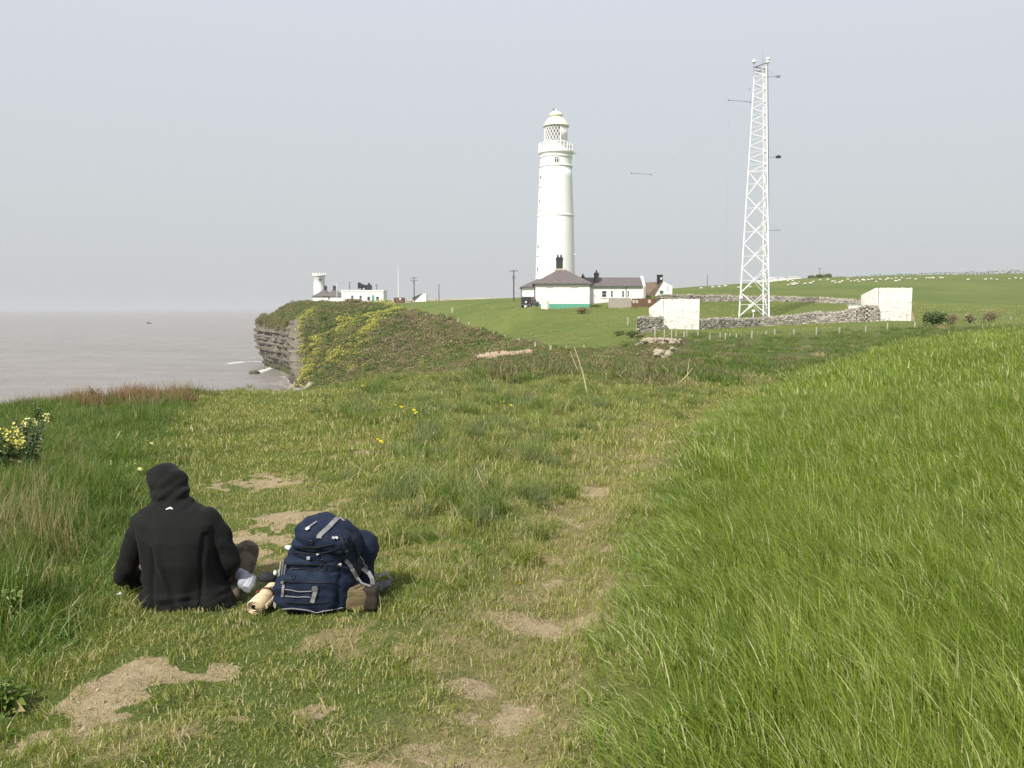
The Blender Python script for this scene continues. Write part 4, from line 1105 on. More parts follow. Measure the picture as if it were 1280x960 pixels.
fence("stake_fence", "line of short white topped stakes following the edge of the gully", c5([(928, 288, 306), (980, 292, 310), (1034, 295, 313), (1090, 310, 336), (1145, 331, 347), (1203, 357, 374), (1268, 378, 396)])+c2([(58, 583, 607), (140, 605, 628), (240, 630, 664), (335, 650, 685), (430, 652, 670), (540, 646, 662)]), wires=False, w=.085)
def single_post(px, pt, pb, label, w=.1):
    g = hit(px, pb, 60, 500); t = MB(); hh = (pb-pt)*g.y/FPX; t.obox((0, 0, hh/2-.1), w*2, w*2, hh+.2, .2, .04); o = t.build("marker_post", pale_post, None, loc=g); tag(o, label, "post")
single_post(784.6, 397.1, 407, "lone pale post in the field left of the rough stone stub", .06)
single_post(565.3, 384.5, 391, "squat pale marker alone on the flat field", .17)
for px, lb in ((547.5, "first"), (552, "second"), (571, "third"), (576, "fourth")):
    pass

# far things on the hill
def far_box(px0, px1, pyt, pyb, D, dep, name, label, cat, mat, roofm):
    a = at(px0, pyb, D); b = at(px1, pyb, D); a.z = gz(a.x, a.y); z1 = (pyb-pyt)*D/FPX; w = b.x-a.x
    t = thing(name, label, cat, a); MB().box(0, w, 0, dep, -1, z1*.8).build('wall', mat, t)
    mb = MB(); gable_roof(mb, -.2, w+.2, 0, dep, z1*.8+.02, z1, .2, .1); mb.build('roof', roofm, t)
    return t
lightroof = simple("pale_sheet_roof", (.62, .64, .66), .5, .08)
far_box(953, 966, 350.6, 356, 380, 8, "farm_shed", "white shed on the skyline just left of the larger white shed", "shed", white_wall, lightroof)
far_box(962, 971, 349.2, 355.5, 384, 8, "farm_shed", "tallest white shed on the skyline right of the mast", "shed", white_wall, lightroof)
far_box(973, 983, 349.0, 354, 386, 8, "farm_shed", "white shed with a dark end on the skyline", "shed", white_wall, lightroof)
far_box(985, 1001, 348.2, 353, 390, 8, "farm_shed", "long low white shed furthest right on the skyline", "shed", white_wall, lightroof)

# sheep
wool = simple("wool", (.62, .58, .49), .95, .1); face_m = simple("sheep_face", (.30, .27, .22), .9, .1)
def sheep_mesh(graze, i):
    mb = MB(); mb.ell((0, 0, .62), .55, .27, .28, nu=12, nv=8, e=.9); mb.ell((.50, 0, .70 if not graze else .55), .2, .16, .2, nu=8, nv=6)
    mb.cur = 1
    hz_ = .88 if not graze else .18
    mb.tube([(.52, 0, .72 if not graze else .5), (.68, 0, hz_), (.86, 0, hz_-.08)], [.12, .11, .06], 8)
    for sx, sy in ((-.36, .14), (-.36, -.14), (.34, .14), (.34, -.14)): mb.tube([(sx, sy, .5), (sx, sy, -.03)], [.07, .04], 6)
    for s_ in (-1, 1): mb.ell((.66, s_*.11, hz_+.04), .03, .09, .04, nu=6, nv=4)
    mb.cur = 0; mb.ell((-.54, 0, .6), .06, .07, .16, nu=6, nv=4)
    return mb.mesh("sheep", [wool, face_m], True)
sm_ = [sheep_mesh(True, 0), sheep_mesh(False, 1), sheep_mesh(True, 2)]
SH = [(960+a/4., 330+b/4.) for a, b in [(130,105),(155,95),(185,103),(213,100),(100,88),(125,88),(262,84),(335,88),(338,100),(372,90),(400,80),(433,88),(447,84),(475,82),(478,86),(502,83),(520,81),(541,94),(560,81),(598,78),(638,90),(640,75),(670,74),(695,78),(710,76),(790,74),(800,72),(812,74),(825,73),(830,75),(862,72),(873,74),(228,92),(300,82),(322,92),(360,97),(415,92),(455,92),(590,84),(620,78),(655,86),(740,80)]]
SH += [(840+a/4.923, 330+b/4.923) for a, b in [(180,155),(290,146),(410,150),(482,147),(715,136),(745,132),(755,124),(770,128),(820,127),(850,126),(735,125),(330,142),(250,148),(560,134)]]
SH += [(1232, 350.2), (1239, 349.6), (1246, 350.0), (1262, 349.2), (1270, 348.8), (1276, 349.3), (1210, 350.6)]
for i, (px, py) in enumerate(SH):
    g = hit(px, py+.6, 120, 600)
    o = bpy.data.objects.new("sheep", sm_[i % 3]); link(o); o.location = g; o.rotation_euler = (0, 0, rnd.choice((0, pi))+rnd.uniform(-.7, .7)); s_ = rnd.uniform(.7, .95); o.scale = (s_, s_, s_)
    tag(o, "white sheep grazing on the far green hillside", "sheep", "sheep scattered over the far hillside")
# boat far out on the water
g = sea_pt(186.5, 404.5); t = thing("small_boat", "tiny dark boat alone far out on the grey sea", "boat", (g[0], g[1], SEA), R(60))
b_ = MB(); b_.loft([[(x, y*w_, z) for y, z in ((-1, .9), (-.75, 0), (.75, 0), (1, .9))] for x, w_ in ((-4, 1.1), (0, 1.4), (3, 1.0), (4.6, .15))]); b_.build('hull', black_paint, t)
MB().box(-2.6, -.2, -.8, .8, .7, 2.4).build('wheelhouse', grey_trim, t); MB().tube([(-1.2, 0, 2.4), (-1.2, 0, 5.2)], .12, 6).build('mast_pole', grey_trim, t)
# ---------------------------------------------------------------- soft-body helper: shapes fused into one skin
def fuse(mb, voxel=.012, smooth_it=6, smooth_f=.6):
    me = mb.mesh("fuse_tmp", [])
    o = bpy.data.objects.new("fuse_tmp", me); COL.objects.link(o)
    r = o.modifiers.new("r", 'REMESH'); r.mode = 'VOXEL'; r.voxel_size = voxel; r.use_smooth_shade = True
    if smooth_it:
        s = o.modifiers.new("s", 'SMOOTH'); s.iterations = smooth_it; s.factor = smooth_f
    dg = bpy.context.evaluated_depsgraph_get(); dg.update()
    out = bpy.data.meshes.new_from_object(o.evaluated_get(dg))
    bpy.data.objects.remove(o); return out
def displace(me, fn):
    n = len(me.vertices); co = np.empty(n*3, np.float32); me.vertices.foreach_get('co', co); co = co.reshape(-1, 3)
    no = np.array([v.normal[:] for v in me.vertices], np.float32)
    d = np.array([fn(Vector(c), Vector(q_)) for c, q_ in zip(co, no)], np.float32)
    co = co+no*d[:, None]; me.vertices.foreach_set('co', co.ravel()); me.update()
def finish(me, name, mat, parent):
    me.name = name; me.materials.clear(); me.materials.append(mat)
    me.polygons.foreach_set('use_smooth', [True]*len(me.polygons))
    return link(bpy.data.objects.new(name, me), parent)
def tree_of(me): return BVHTree.FromPolygons([v.co.copy() for v in me.vertices], [tuple(p.vertices) for p in me.polygons])
def cast(trees, org, px, py):
    """nearest point of the given meshes seen at a photo pixel, in the thing's local frame"""
    e_ = Vector((0, 0, EYE))-org; d = (at(px, py, 5)-Vector((0, 0, EYE))).normalized(); best = None
    for t_ in trees:
        h = t_.ray_cast(e_, d)
        if h[0] is not None and (best is None or h[3] < best[2]): best = (h[0], h[1], h[3])
    return best
def strap_on(trees, org, pts, w, mat, name, parent, th=.004, lift=.004, n=10, flat=False):
    """webbing strip laid along photo pixels over the surface of a thing"""
    P = []; N = []
    for i in range(len(pts)-1):
        for k in range(n + (i == len(pts)-2)):
            a, b = pts[i], pts[i+1]; f = k/n
            h = cast(trees, org, a[0]+(b[0]-a[0])*f, a[1]+(b[1]-a[1])*f)
            if h: P.append(h[0]); N.append(h[1])
    if len(P) < 2: return None
    vs = []
    for i, (p, q_) in enumerate(zip(P, N)):
        t_ = (P[min(i+1, len(P)-1)]-P[max(0, i-1)]).normalized(); s_ = t_.cross(q_).normalized()*w/2
        a = p+q_*lift; vs.append([a-s_, a+s_, a+s_+q_*th, a-s_+q_*th])
    return MB().loft(vs).build(name, mat, parent, False)
def cap(mb, a, b, ra, rb, n=12):
    """tapered limb segment with round ends"""
    a, b = Vector(a), Vector(b); mb.tube([a, b], [ra, rb], n)
    mb.ell(a, ra, ra, ra, nu=12, nv=8); mb.ell(b, rb, rb, rb, nu=12, nv=8)
def limb(mb, pts, rs):
    for i in range(len(pts)-1): cap(mb, pts[i], pts[i+1], rs[i], rs[i+1])

# fabrics
def cloth(name, c, heather=.25, rough=.9, sc=160, dark=.6):
    m = NT(name, rough, .15); co = m.coord('Object'); n = m.noise(sc, 3, .7, m.coord('Object', (1, 1, 3)))
    big = m.noise(6, 4, .6, co)
    cc = m.mix(m.ramp(n, [(.3, 0), (.7, 1)]), tuple(x*(1-heather) for x in c), tuple(x*(1+heather) for x in c))
    cc = m.mix(m.ramp(big, [(.4, 0), (.75, .35)]), cc, tuple(min(1, x*1.5+.002) for x in c))
    m.base(cc); m.bump(m.math('ADD', n, m.math('MULTIPLY', m.noise(22, 4, .6, co), .8)), .35, .004)
    m.b.inputs['Sheen Weight'].default_value = .03
    return m.mat
jacket_m = cloth("black_heather_fleece", (.0082, .0084, .0080), .5, .85, 90)
trouser_m = NT("brown_patterned_trousers", .9, .15); co = trouser_m.coord('Object'); n_ = trouser_m.noise(14, 2, .5, co)
trouser_m.base(trouser_m.mix(trouser_m.ramp(n_, [(.45, 0), (.52, 1)]), (.075, .055, .038), (.135, .108, .078))); trouser_m.bump(trouser_m.noise(30, 4, .6, co), .4, .004); trouser_m = trouser_m.mat
skin_m = simple("skin", (.50, .32, .24), .55, .06, 20)
shoe_m = simple("pale_grey_shoe", (.30, .32, .36), .7, .2, 30, bump=.3, bscale=90)

# ---------------------------------------------------------------- the seated walker
PY0 = 4.60
org = Vector((at(224, 762, 4.45).x, PY0, 0)); org.z = gz(org.x, 4.5)-.01
pt_ = thing("person", "person sitting on the grass from behind in a black hooded jacket", "person", org)
def L(px, py, dy=0.0): return at(px, py, PY0+dy)-org
Kp = PY0/FPX
def sect(px, py, dy, hw, dp, n=20, e=.8, tilt=0):
    c = L(px, py, dy); out = []
    for k_ in range(n):
        a = 2*pi*k_/n; sg = lambda v, p_: math.copysign(abs(v)**p_, v)
        out.append((c.x+hw*Kp*sg(cos(a), e), c.y+dp*sg(sin(a), e), c.z+tilt*sin(a)))
    return out
# body: one continuous skin (mostly hidden by clothes)
b_ = MB()
b_.loft([sect(226, 752, .05, 38, .13), sect(224, 725, .05, 36, .12), sect(222, 690, .04, 38, .11), sect(219, 655, .06, 42, .11), sect(217, 640, .08, 36, .09), sect(214, 628, .11, 13, .06), sect(212, 615, .14, 12, .06)])
hc = L(209, 608, .155)
b_.ell(hc, .064, .084, .092, Matrix.Rotation(-.35, 3, 'X'), 20, 14)
b_.ell(hc+Vector((0, .085, -.045)), .05, .04, .06); b_.ell(hc+Vector((0, .115, -.01)), .013, .018, .025, nu=10, nv=6)
for s_ in (-1, 1):
    b_.ell(hc+Vector((s_*.066, .01, -.01)), .012, .022, .032, nu=10, nv=6); b_.ell(hc+Vector((s_*.030, .088, .012)), .014, .012, .012, nu=8, nv=6)
b_.ell(hc+Vector((0, .112, -.045)), .022, .008, .006, nu=8, nv=6)
armL = [L(178, 655, .06), L(160, 712, .07), L(196, 728, .30)]; armR = [L(262, 652, .06), L(287, 702, .07), L(258, 722, .32)]
limb(b_, armL, [.055, .042, .030]); limb(b_, armR, [.055, .042, .030])
def hand(mb, w, d, side):
    d = d.normalized(); up = Vector((0, 0, 1)); s_ = d.cross(up).normalized()*side
    c = w+d*.045; mb.ell(c, .040, .045, .016, Matrix((s_, d, d.cross(s_))).transposed().to_3x3())
    for i, (ln, of) in enumerate(((.070, -.030), (.078, -.010), (.072, .010), (.056, .029))):
        a = w+d*.08+s_*of; m1 = a+d*ln*.45-up*.006; m2 = m1+d*ln*.3-up*ln*.25; m3 = m2+d*ln*.12-up*ln*.28
        limb(mb, [a-d*.015, m1, m2, m3], [.009, .0085, .008, .0065])
    a = w+d*.03-s_*.034; limb(mb, [a, a-s_*.022+d*.022-up*.004, a-s_*.026+d*.048-up*.014], [.011, .0095, .008])
hand(b_, armL[2], Vector((.7, .5, -.25)), 1); hand(b_, armR[2], Vector((-.7, .5, -.25)), -1)
legR = [L(252, 742, .10), L(311, 689, .34), L(285, 742, .50)]; legL = [L(205, 742, .10), L(182, 742, .42), L(225, 750, .62)]
legR[2].z = .06; legL[1].z = .16; legL[2].z = .06
limb(b_, legR, [.082, .055, .038]); limb(b_, legL, [.082, .055, .038])
body = finish(fuse(b_, .008, 3, .5), "body", skin_m, pt_)
# trousers
b_ = MB()
b_.ell(L(228, 750, .10), .18, .15, .09)
kR = L(309, 690, .30); fR = L(303, 729, .16)
limb(b_, [L(256, 742, .10), L(282, 712, .20), kR], [.095, .082, .068]); limb(b_, [kR, L(305, 710, .22), L(298, 733, .14)], [.067, .058, .050])
limb(b_, [legL[0], legL[1], legL[2]], [.095, .072, .055]); limb(b_, [L(262, 748, .06), L(290, 742, .08)], [.07, .055])
tm = fuse(b_, .010, 5)
displace(tm, lambda c, q_: .008*mnoise.noise(Vector((c.x*9, c.y*9, c.z*16)))+.005*abs(mnoise.noise(c*24)))
trousers = finish(tm, "trousers", trouser_m, pt_)
# shoes
def shoe(name, toe, heel, up, lab=None):
    mb = MB(); d = (toe-heel); n = d.normalized()
    mb.ell(heel+d*.15+up*.012, .036, .036, .045); mb.ell(heel+d*.5, .037, .037, .036); limb(mb, [heel+d*.2, heel+d*.6, toe-n*.03], [.038, .037, .030]); mb.ell(heel+d*.1+up*.045, .032, .032, .04)
    o = finish(fuse(mb, .007, 3), name, shoe_m, pt_)
    so = MB(); so.tube([heel-up*.030-n*.02, heel+d*.5-up*.033, toe-up*.028], [.030, .034, .026], 10); so.build("sole", simple("shoe_sole", (.33, .34, .36), .7), o)
    return o
sh = L(309, 722, .12); shoe("shoe", L(303, 734, .06), L(308, 722, .12), Vector((-.8, .4, .3)).normalized())
shoe("shoe", Vector((.12, .62, .05)), Vector((-.08, .70, .05)), Vector((0, 0, 1)))
# jacket with sleeves and raised hood, one garment
b_ = MB()
b_.loft([sect(231, 760, .02, 66, .20, 28), sect(231, 748, .02, 63, .19, 28), sect(229, 728, .0, 49, .160, 28), sect(226, 700, -.02, 45, .15, 28), sect(221, 672, -.01, 46, .145, 28), sect(220, 652, .03, 53, .14, 28),
         sect(218, 640, .06, 47, .12, 28), sect(217, 632, .08, 34, .10, 28), sect(216, 625, .10, 22, .085, 28), sect(215, 618, .12, 18, .08, 28)])
limb(b_, [L(182, 654, .05), L(168, 680, .05), L(159, 712, .05), L(178, 730, .20), L(192, 735, .30)], [.082, .072, .060, .050, .044])
limb(b_, [L(258, 652, .05), L(276, 676, .05), L(286, 701, .05), L(273, 722, .20), L(258, 728, .32)], [.084, .074, .062, .052, .044])
b_.ell(L(157, 718, .07), .055, .06, .055); b_.ell(L(287, 704, .06), .055, .06, .055)
# hood: back of the head, peak forward, and gathered cloth at the nape
b_.ell(L(213, 609, .17), .098, .120, .088, Matrix.Rotation(-.3, 3, 'X'), 24, 16)
b_.ell(L(206, 592, .20), .074, .115, .062, None, 20, 12); b_.ell(L(196, 600, .20), .050, .09, .070); b_.ell(L(222, 611, .20), .062, .09, .080)
b_.ell(L(204, 585, .18), .040, .06, .030); b_.ell(L(192, 592, .20), .028, .06, .030); b_.ell(L(202, 603, .17), .072, .11, .075); b_.ell(L(216, 602, .18), .078, .11, .078); b_.ell(L(213, 618, .12), .110, .10, .060)
b_.ell(L(214, 622, .12), .108, .085, .045)
b_.tube([L(192, 628, .13), L(204, 634, .055), L(222, 634, .05), L(240, 626, .12)], [.03, .035, .035, .03], 10)
jm = fuse(b_, .0085, 5, .55)
zs_, zh = L(0, 640).z, L(0, 620).z
def fold(c, q_):
    u = (c.x-.0)*1.0; d = 0
    # long drapes from the shoulder blades down to the hem
    if c.z < zs_:
        w = min(1, (zs_-c.z)/.25)
        d += w*.010*math.sin(c.x*34+6*mnoise.noise(Vector((c.x*4, 0, c.z*3)))+c.z*9)*(1 if q_.y < 0 else .6)
        d += .016*max(0, 1-abs(c.x+.075+.22*(c.z-.2))/.03)*w*(c.z < .38)
        d += -.014*max(0, 1-abs(c.x+.135)/.018)*(c.z < .36) - .014*max(0, 1-abs(c.x-.115-.02*c.z)/.018)*(c.z < .42)
        if c.z < .1: d += .014*mnoise.noise(Vector((c.x*14, c.y*8, c.z*30)))
        if abs(c.x) > .18: d += .0075*math.sin(c.z*62+c.x*30+c.y*25)*max(0, mnoise.noise(c*5)+.3)
    else:
        d += .006*mnoise.noise(Vector((c.x*14, c.y*14, c.z*10)))
    if c.z > zh-.10 and c.z < zh+.10 and abs(c.x+.05) < .13:
        d += .006*math.sin((c.z*1.0-c.x*.9)*80)*max(0, 1-abs(c.z-zh)/.10)
    if c.z > zh: d += .010*mnoise.noise(Vector((c.x*11+3, c.y*9, c.z*12)))-.006*max(0, 1-abs(c.x+.025+.3*(c.z-.7))/.012)
    return d+.0008*mnoise.noise(c*40)
displace(jm, fold)
jacket = finish(jm, "hooded_jacket", jacket_m, pt_)
jt = [tree_of(jm)]
# small white peak emblem between the shoulders
h = cast(jt, org, 212, 636)
if h:
    nrm = h[1]; sx = Vector((1, 0, 0)); sx = (sx-nrm*sx.dot(nrm)).normalized(); sy = nrm.cross(sx)*1.0
    if sy.z < 0: sy = -sy
    pts_ = [(-.020, -.008), (-.012, .002), (-.006, .004), (.001, .012), (.007, .004), (.012, .005), (.021, -.006), (.012, -.004), (.002, .001), (-.007, -.005), (-.012, -.006)]
    fr = []
    for u_, v_ in pts_:
        hh_ = jt[0].find_nearest(h[0]+sx*u_+sy*v_); fr.append(hh_[0]+hh_[1]*.0035)
    mb = MB(); n_ = len(fr); mb.add(fr+[p-nrm*.003 for p in fr], [tuple(range(n_)), tuple(range(2*n_-1, n_-1, -1))]+[(i, i+n_, (i+1) % n_+n_, (i+1) % n_) for i in range(n_)])
    mb.build("emblem", simple("white_print", (.85, .85, .85), .6, .02), pt_)
# small white paper scrap by the hip
g = ground_ray(149, 748); mb = MB(); mb.add([(-.02, 0, .006), (.006, -.008, .010), (.022, .002, .008), (.0, .012, .016), (-.02, 0, .003), (.006, -.008, .007), (.022, .002, .005), (.0, .012, .013)], [(0, 1, 2, 3), (7, 6, 5, 4), (0, 4, 5, 1), (1, 5, 6, 2), (2, 6, 7, 3), (3, 7, 4, 0)])
o = mb.build("paper_scrap", white_metal, None, loc=(g.x, g.y, gz(g.x, g.y)+.02)); tag(o, "tiny white scrap lying in the grass left of the seated person", "scrap")

# ---------------------------------------------------------------- backpack
BY = 4.52
bo = Vector((at(405, 762, 4.42).x, BY, 0)); bo.z = gz(bo.x, 4.45)-.005
bp = thing("backpack", "large navy blue hiking backpack with grey straps standing on the grass", "backpack", bo)
def Q(px, py, dy=0.0): return at(px, py, BY+dy)-bo
kb = BY/FPX
navy = NT("navy_pack_fabric", .72, .2); co = navy.coord('Object'); n_ = navy.noise(7, 5, .6, co)
cc = navy.mix(navy.ramp(n_, [(.35, 0), (.7, 1)]), (.0075, .0135, .030), (.0125, .022, .048))
navy.base(cc); wv = navy.noise(260, 2, .5, co); navy.bump(navy.math('ADD', wv, navy.math('MULTIPLY', navy.noise(18, 5, .65, co), 1.6)), .4, .004); navy = navy.mat
web = simple("grey_webbing", (.22, .22, .225), .75, .15, 60, bump=.4, bscale=200)
pale_web = simple("pale_grey_piping", (.26, .26, .27), .6, .15, 60)
dark_fab = simple("black_pack_fabric", (.018, .019, .022), .8, .3, 20, bump=.3)
buckle_m = simple("grey_buckle_plastic", (.45, .46, .48), .35, .1)
black_pl = simple("black_plastic", (.02, .02, .022), .3, .1, spec=.5)
TL = Matrix.Rotation(R(-14), 3, 'Y')      # the pack leans to the right as seen
def pod(items, vox=.009, sm=5, wr=.006, seed=0):
    mb = MB()
    for c, rx, ry, rz, M_, e_ in items: mb.ell(c, rx*kb, ry, rz*kb, M_, 24, 16, e_)
    me = fuse(mb, vox, sm)
    displace(me, lambda c, q_: wr*1.3*mnoise.noise(Vector((c.x*15+seed, c.y*12, c.z*30)))+wr*1.3*(abs(mnoise.noise(Vector((c.x*9+seed, c.y*16, c.z*9))))-.2)+.0012*mnoise.noise(c*60))
    return me
I3 = Matrix.Identity(3)
def rot(ax, az=0): return Matrix.Rotation(R(ax), 3, 'Y') @ Matrix.Rotation(R(az), 3, 'X')
mains = []
me = pod([(Q(398, 730, .08), 50, .17, 33, rot(4), .55), (Q(404, 705, .10), 46, .16, 32, rot(10), .6), (Q(411, 683, .12), 44, .155, 32, rot(14), .7), (Q(402, 688, .03), 37, .12, 13, rot(10), .6)], seed=1)
mains.append((finish(me, "main_sack", navy, bp), me))
me = pod([(Q(408, 669, .02), 39, .145, 17, rot(18), .7), (Q(416, 660, .06), 29, .125, 13, rot(22), .75), (Q(395, 680, -.01), 29, .10, 8, rot(5), .7)], seed=5, wr=.008)
mains.append((finish(me, "lid", navy, bp), me))
me = pod([(Q(384, 738, -.055), 40, .075, 25, rot(3), .5), (Q(390, 722, -.04), 36, .06, 16, rot(3), .55)], seed=9, wr=.007)
mains.append((finish(me, "lower_compartment", navy, bp), me))
me = pod([(Q(392, 705, -.03), 36, .06, 11, rot(6), .55)], seed=12, wr=.008)
mains.append((finish(me, "front_pocket", navy, bp), me))
me = pod([(Q(452, 690, .20), 21, .10, 28, rot(14), .7), (Q(450, 712, .20), 18, .10, 22, rot(-4), .7)], seed=15)
mains.append((finish(me, "side_pocket", navy, bp), me))
me = pod([(Q(432, 712, .09), 20, .11, 26, rot(20), .7), (Q(436, 742, .06), 18, .10, 18, rot(10), .6)], seed=18)
finish(me, "black_side_panel", dark_fab, bp); mains.append((None, me))
bt = [tree_of(m_[1]) for m_ in mains]
S = lambda pts_, w, mat=web, name="strap", **k_: strap_on(bt, bo, pts_, w, mat, name, bp, **k_)
S([(422, 648), (410, 660), (398, 671)], .024, name="lid_strap")
S([(396, 653), (384, 661)], .010, name="lid_strap")
S([(425, 648), (430, 652)], .012, name="haul_loop")
S([(396, 671), (402, 671.5)], .014, pale_web, "strap_end")
S([(346, 761), (365, 760), (385, 762), (396, 765), (410, 762), (428, 759)], .005, pale_web, "piping")
S([(357, 736.5), (374, 739), (390, 738.5)], .0035, pale_web, "piping")
S([(357, 744.5), (374, 746), (388, 746)], .0035, pale_web, "piping")
S([(394, 733), (394, 741)], .024, name="compression_strap"); S([(394, 741), (390, 753)], .022, name="compression_strap")
S([(355, 730), (353, 746)], .014, name="compression_strap")
S([(431, 700), (438, 708), (444, 719), (446, 724)], .020, name="shoulder_strap")
S([(449, 696), (454, 703), (458, 709)], .009, name="load_strap")
S([(358, 704.5), (385, 705), (412, 706)], .004, dark_fab, "seam"); S([(352, 726), (385, 728), (420, 729)], .004, dark_fab, "seam")
S([(368, 690), (385, 692), (410, 689), (425, 683)], .005, dark_fab, "seam"); S([(378, 683), (396, 684), (416, 680)], .005, dark_fab, "seam")
def buckle(px, py, w, h, rz_=0, mat=buckle_m, name="buckle"):
    q_ = cast(bt, bo, px, py)
    if not q_: return
    n_ = q_[1]; x_ = Vector((cos(rz_), 0, sin(rz_))); x_ = (x_-n_*x_.dot(n_)).normalized(); y_ = n_.cross(x_)
    mb = MB(); c = q_[0]+n_*.010
    vs = [c+x_*(w/2*a)+y_*(h/2*b)+n_*(.005*g_) for g_ in (-1, 1) for a, b in ((-1, -.6), (-.6, -1), (.6, -1), (1, -.6), (1, .6), (.6, 1), (-.6, 1), (-1, .6))]
    mb.add(vs, [tuple(range(7, -1, -1)), tuple(range(8, 16))]+[(i, (i+1) % 8, (i+1) % 8+8, i+8) for i in range(8)]); mb.build(name, mat, bp)
S([(364, 711.5), (385, 712), (408, 713)], .006, black_pl, 'zip')
S([(356, 752), (385, 754), (412, 752)], .004, dark_fab, 'seam')
S([(424, 668), (429, 680), (432, 692)], .012, dark_fab, 'side_strap')
S([(440, 672), (446, 690), (447, 706)], .010, dark_fab, 'side_strap')
buckle(432, 688, .020, .016, mat=black_pl)
buckle(394, 735, .030, .026, mat=grey_metal); buckle(385, 661.5, .022, .014, .6); buckle(416, 673, .012, .016, .9); buckle(420.5, 673, .012, .016, .9)
buckle(386, 696.5, .018, .014, name="snap"); buckle(397.5, 693, .014, .008, .4); buckle(424, 705, .022, .012, .3); buckle(421, 707, .014, .012, .3, black_pl)
buckle(457, 708, .018, .022, .2, mat=grey_metal); buckle(354, 727, .018, .014, mat=grey_metal)
def ringed(px, py, r_, name="gear_loop"):
    q_ = cast(bt, bo, px, py)
    if not q_: return
    n_ = q_[1]; x_ = n_.orthogonal().normalized(); y_ = n_.cross(x_); mb = MB(); c = q_[0]+n_*.006
    mb.tube([c+x_*r_*cos(2*pi*i/16)+y_*r_*sin(2*pi*i/16) for i in range(17)], .0022, 6, False); mb.build(name, black_pl, bp)
ringed(404.5, 709, .016); ringed(403, 701, .010); ringed(430, 676, .012); ringed(366, 721.5, .011); ringed(389, 677, .008)
# wide grey webbing of the hip belt hanging on the right and lying on the grass
mb = MB()
def ribbon(pts_, w, wd, th=.004):
    rings = []
    for i, p in enumerate(pts_):
        t_ = (pts_[min(i+1, len(pts_)-1)]-pts_[max(i-1, 0)]).normalized(); s_ = wd.normalized(); s_ = (s_-t_*s_.dot(t_)).normalized()*w/2; n_ = t_.cross(s_).normalized()*th
        rings.append([p-s_, p+s_, p+s_+n_, p-s_+n_])
    return MB().loft(rings)
ribbon([Q(453, 711, .05), Q(461, 716, .03), Q(465, 723, .02), Q(466, 732, .02)], .022, Vector((1, .3, .3))).build("shoulder_strap", web, bp)
ribbon([Q(447, 722, -.02), Q(452, 729, -.03), Q(463, 733, -.01), Q(470, 741, .0), Q(471, 747, .0)], .012, Vector((.2, 1, .5)), .003).build("load_strap", pale_web, bp)
gx = lambda px, py, dz=.0: (lambda g_: Vector((g_.x, g_.y, gz(g_.x, g_.y)+dz))-bo)(ground_ray(px, py))
b_ = MB(); b_.ell(gx(478, 738, .045), .055, .05, .020, Matrix.Rotation(-.3, 3, 'Y')); b_.ell(gx(486, 735, .05), .035, .04, .014, Matrix.Rotation(-.5, 3, 'Y')); b_.ell(gx(470, 740, .05), .05, .05, .018, Matrix.Rotation(.3, 3, 'Y'))
hb = fuse(b_, .005, 2); displace(hb, lambda c, q_: .006*mnoise.noise(c*26)); finish(hb, "hip_belt", simple("dark_grey_padding", (.10, .10, .11), .8, .2, 20), bp)
ribbon([gx(466, 733, .09), gx(474, 736, .085), gx(482, 732, .09), gx(489, 733, .05)], .020, Vector((0, 1, .3))).build("belt_webbing", web, bp)
# mesh side pocket holding a dark rolled layer
net = NT("brown_mesh_net", .8, .2); co = net.coord('Object', (95, 95, 95))
wvx = net.new('ShaderNodeTexWave'); wvx.inputs['Scale'].default_value = .55; wvx.bands_direction = 'X'; net.l.new(co, wvx.inputs['Vector'])
wvz = net.new('ShaderNodeTexWave'); wvz.inputs['Scale'].default_value = .45; wvz.bands_direction = 'Z'; net.l.new(co, wvz.inputs['Vector'])
mx = net.math('MAXIMUM', wvx.outputs['Fac'], wvz.outputs['Fac']); net.base(net.mix(net.ramp(mx, [(.6, 0), (.85, 1)]), (.045, .032, .018), (.22, .17, .09))); net.bump(mx, .6, .004); net = net.mat
me = pod([(Q(447, 747, .0), 14, .055, 15, rot(14), .35)], vox=.006, sm=2, wr=.004, seed=22); finish(me, "mesh_pocket", net, bp)
me = pod([(Q(464, 746, .0), 10, .05, 15, rot(2), .35)], vox=.006, sm=2, wr=.003, seed=25); finish(me, "dark_brown_pouch", simple("dark_brown_cloth", (.030, .022, .017), .8, .2), bp)
# thin folded poles strapped down the left side
for i, (a, b, c_, d, dy) in enumerate(((351, 703, 344, 760, -.06), (354, 704, 349, 748, -.075), (348.5, 712, 342.5, 758, -.04), (357, 706, 353, 735, -.09))):
    MB().tube([Q(a, b, dy), Q(c_, d, dy)], .0045, 8).build("pole_segment", grey_metal if i % 2 else simple("pale_pole_metal", (.5, .48, .42), .4, .1, metallic=.4), bp)
MB().ell(Q(344, 716, -.05), .010, .010, .014, nu=10, nv=8).build("pole_tip", white_metal, bp)
# pale thing peeping out behind the pack
b_ = MB(); b_.ell(Q(362, 685, .30), .030, .02, .014, Matrix.Rotation(.3, 3, 'Y')); o = finish(fuse(b_, .004, 2), "white_cloth", white_metal, None); o.location = bo; tag(o, "white folded cloth corner showing behind the left of the backpack", "cloth")
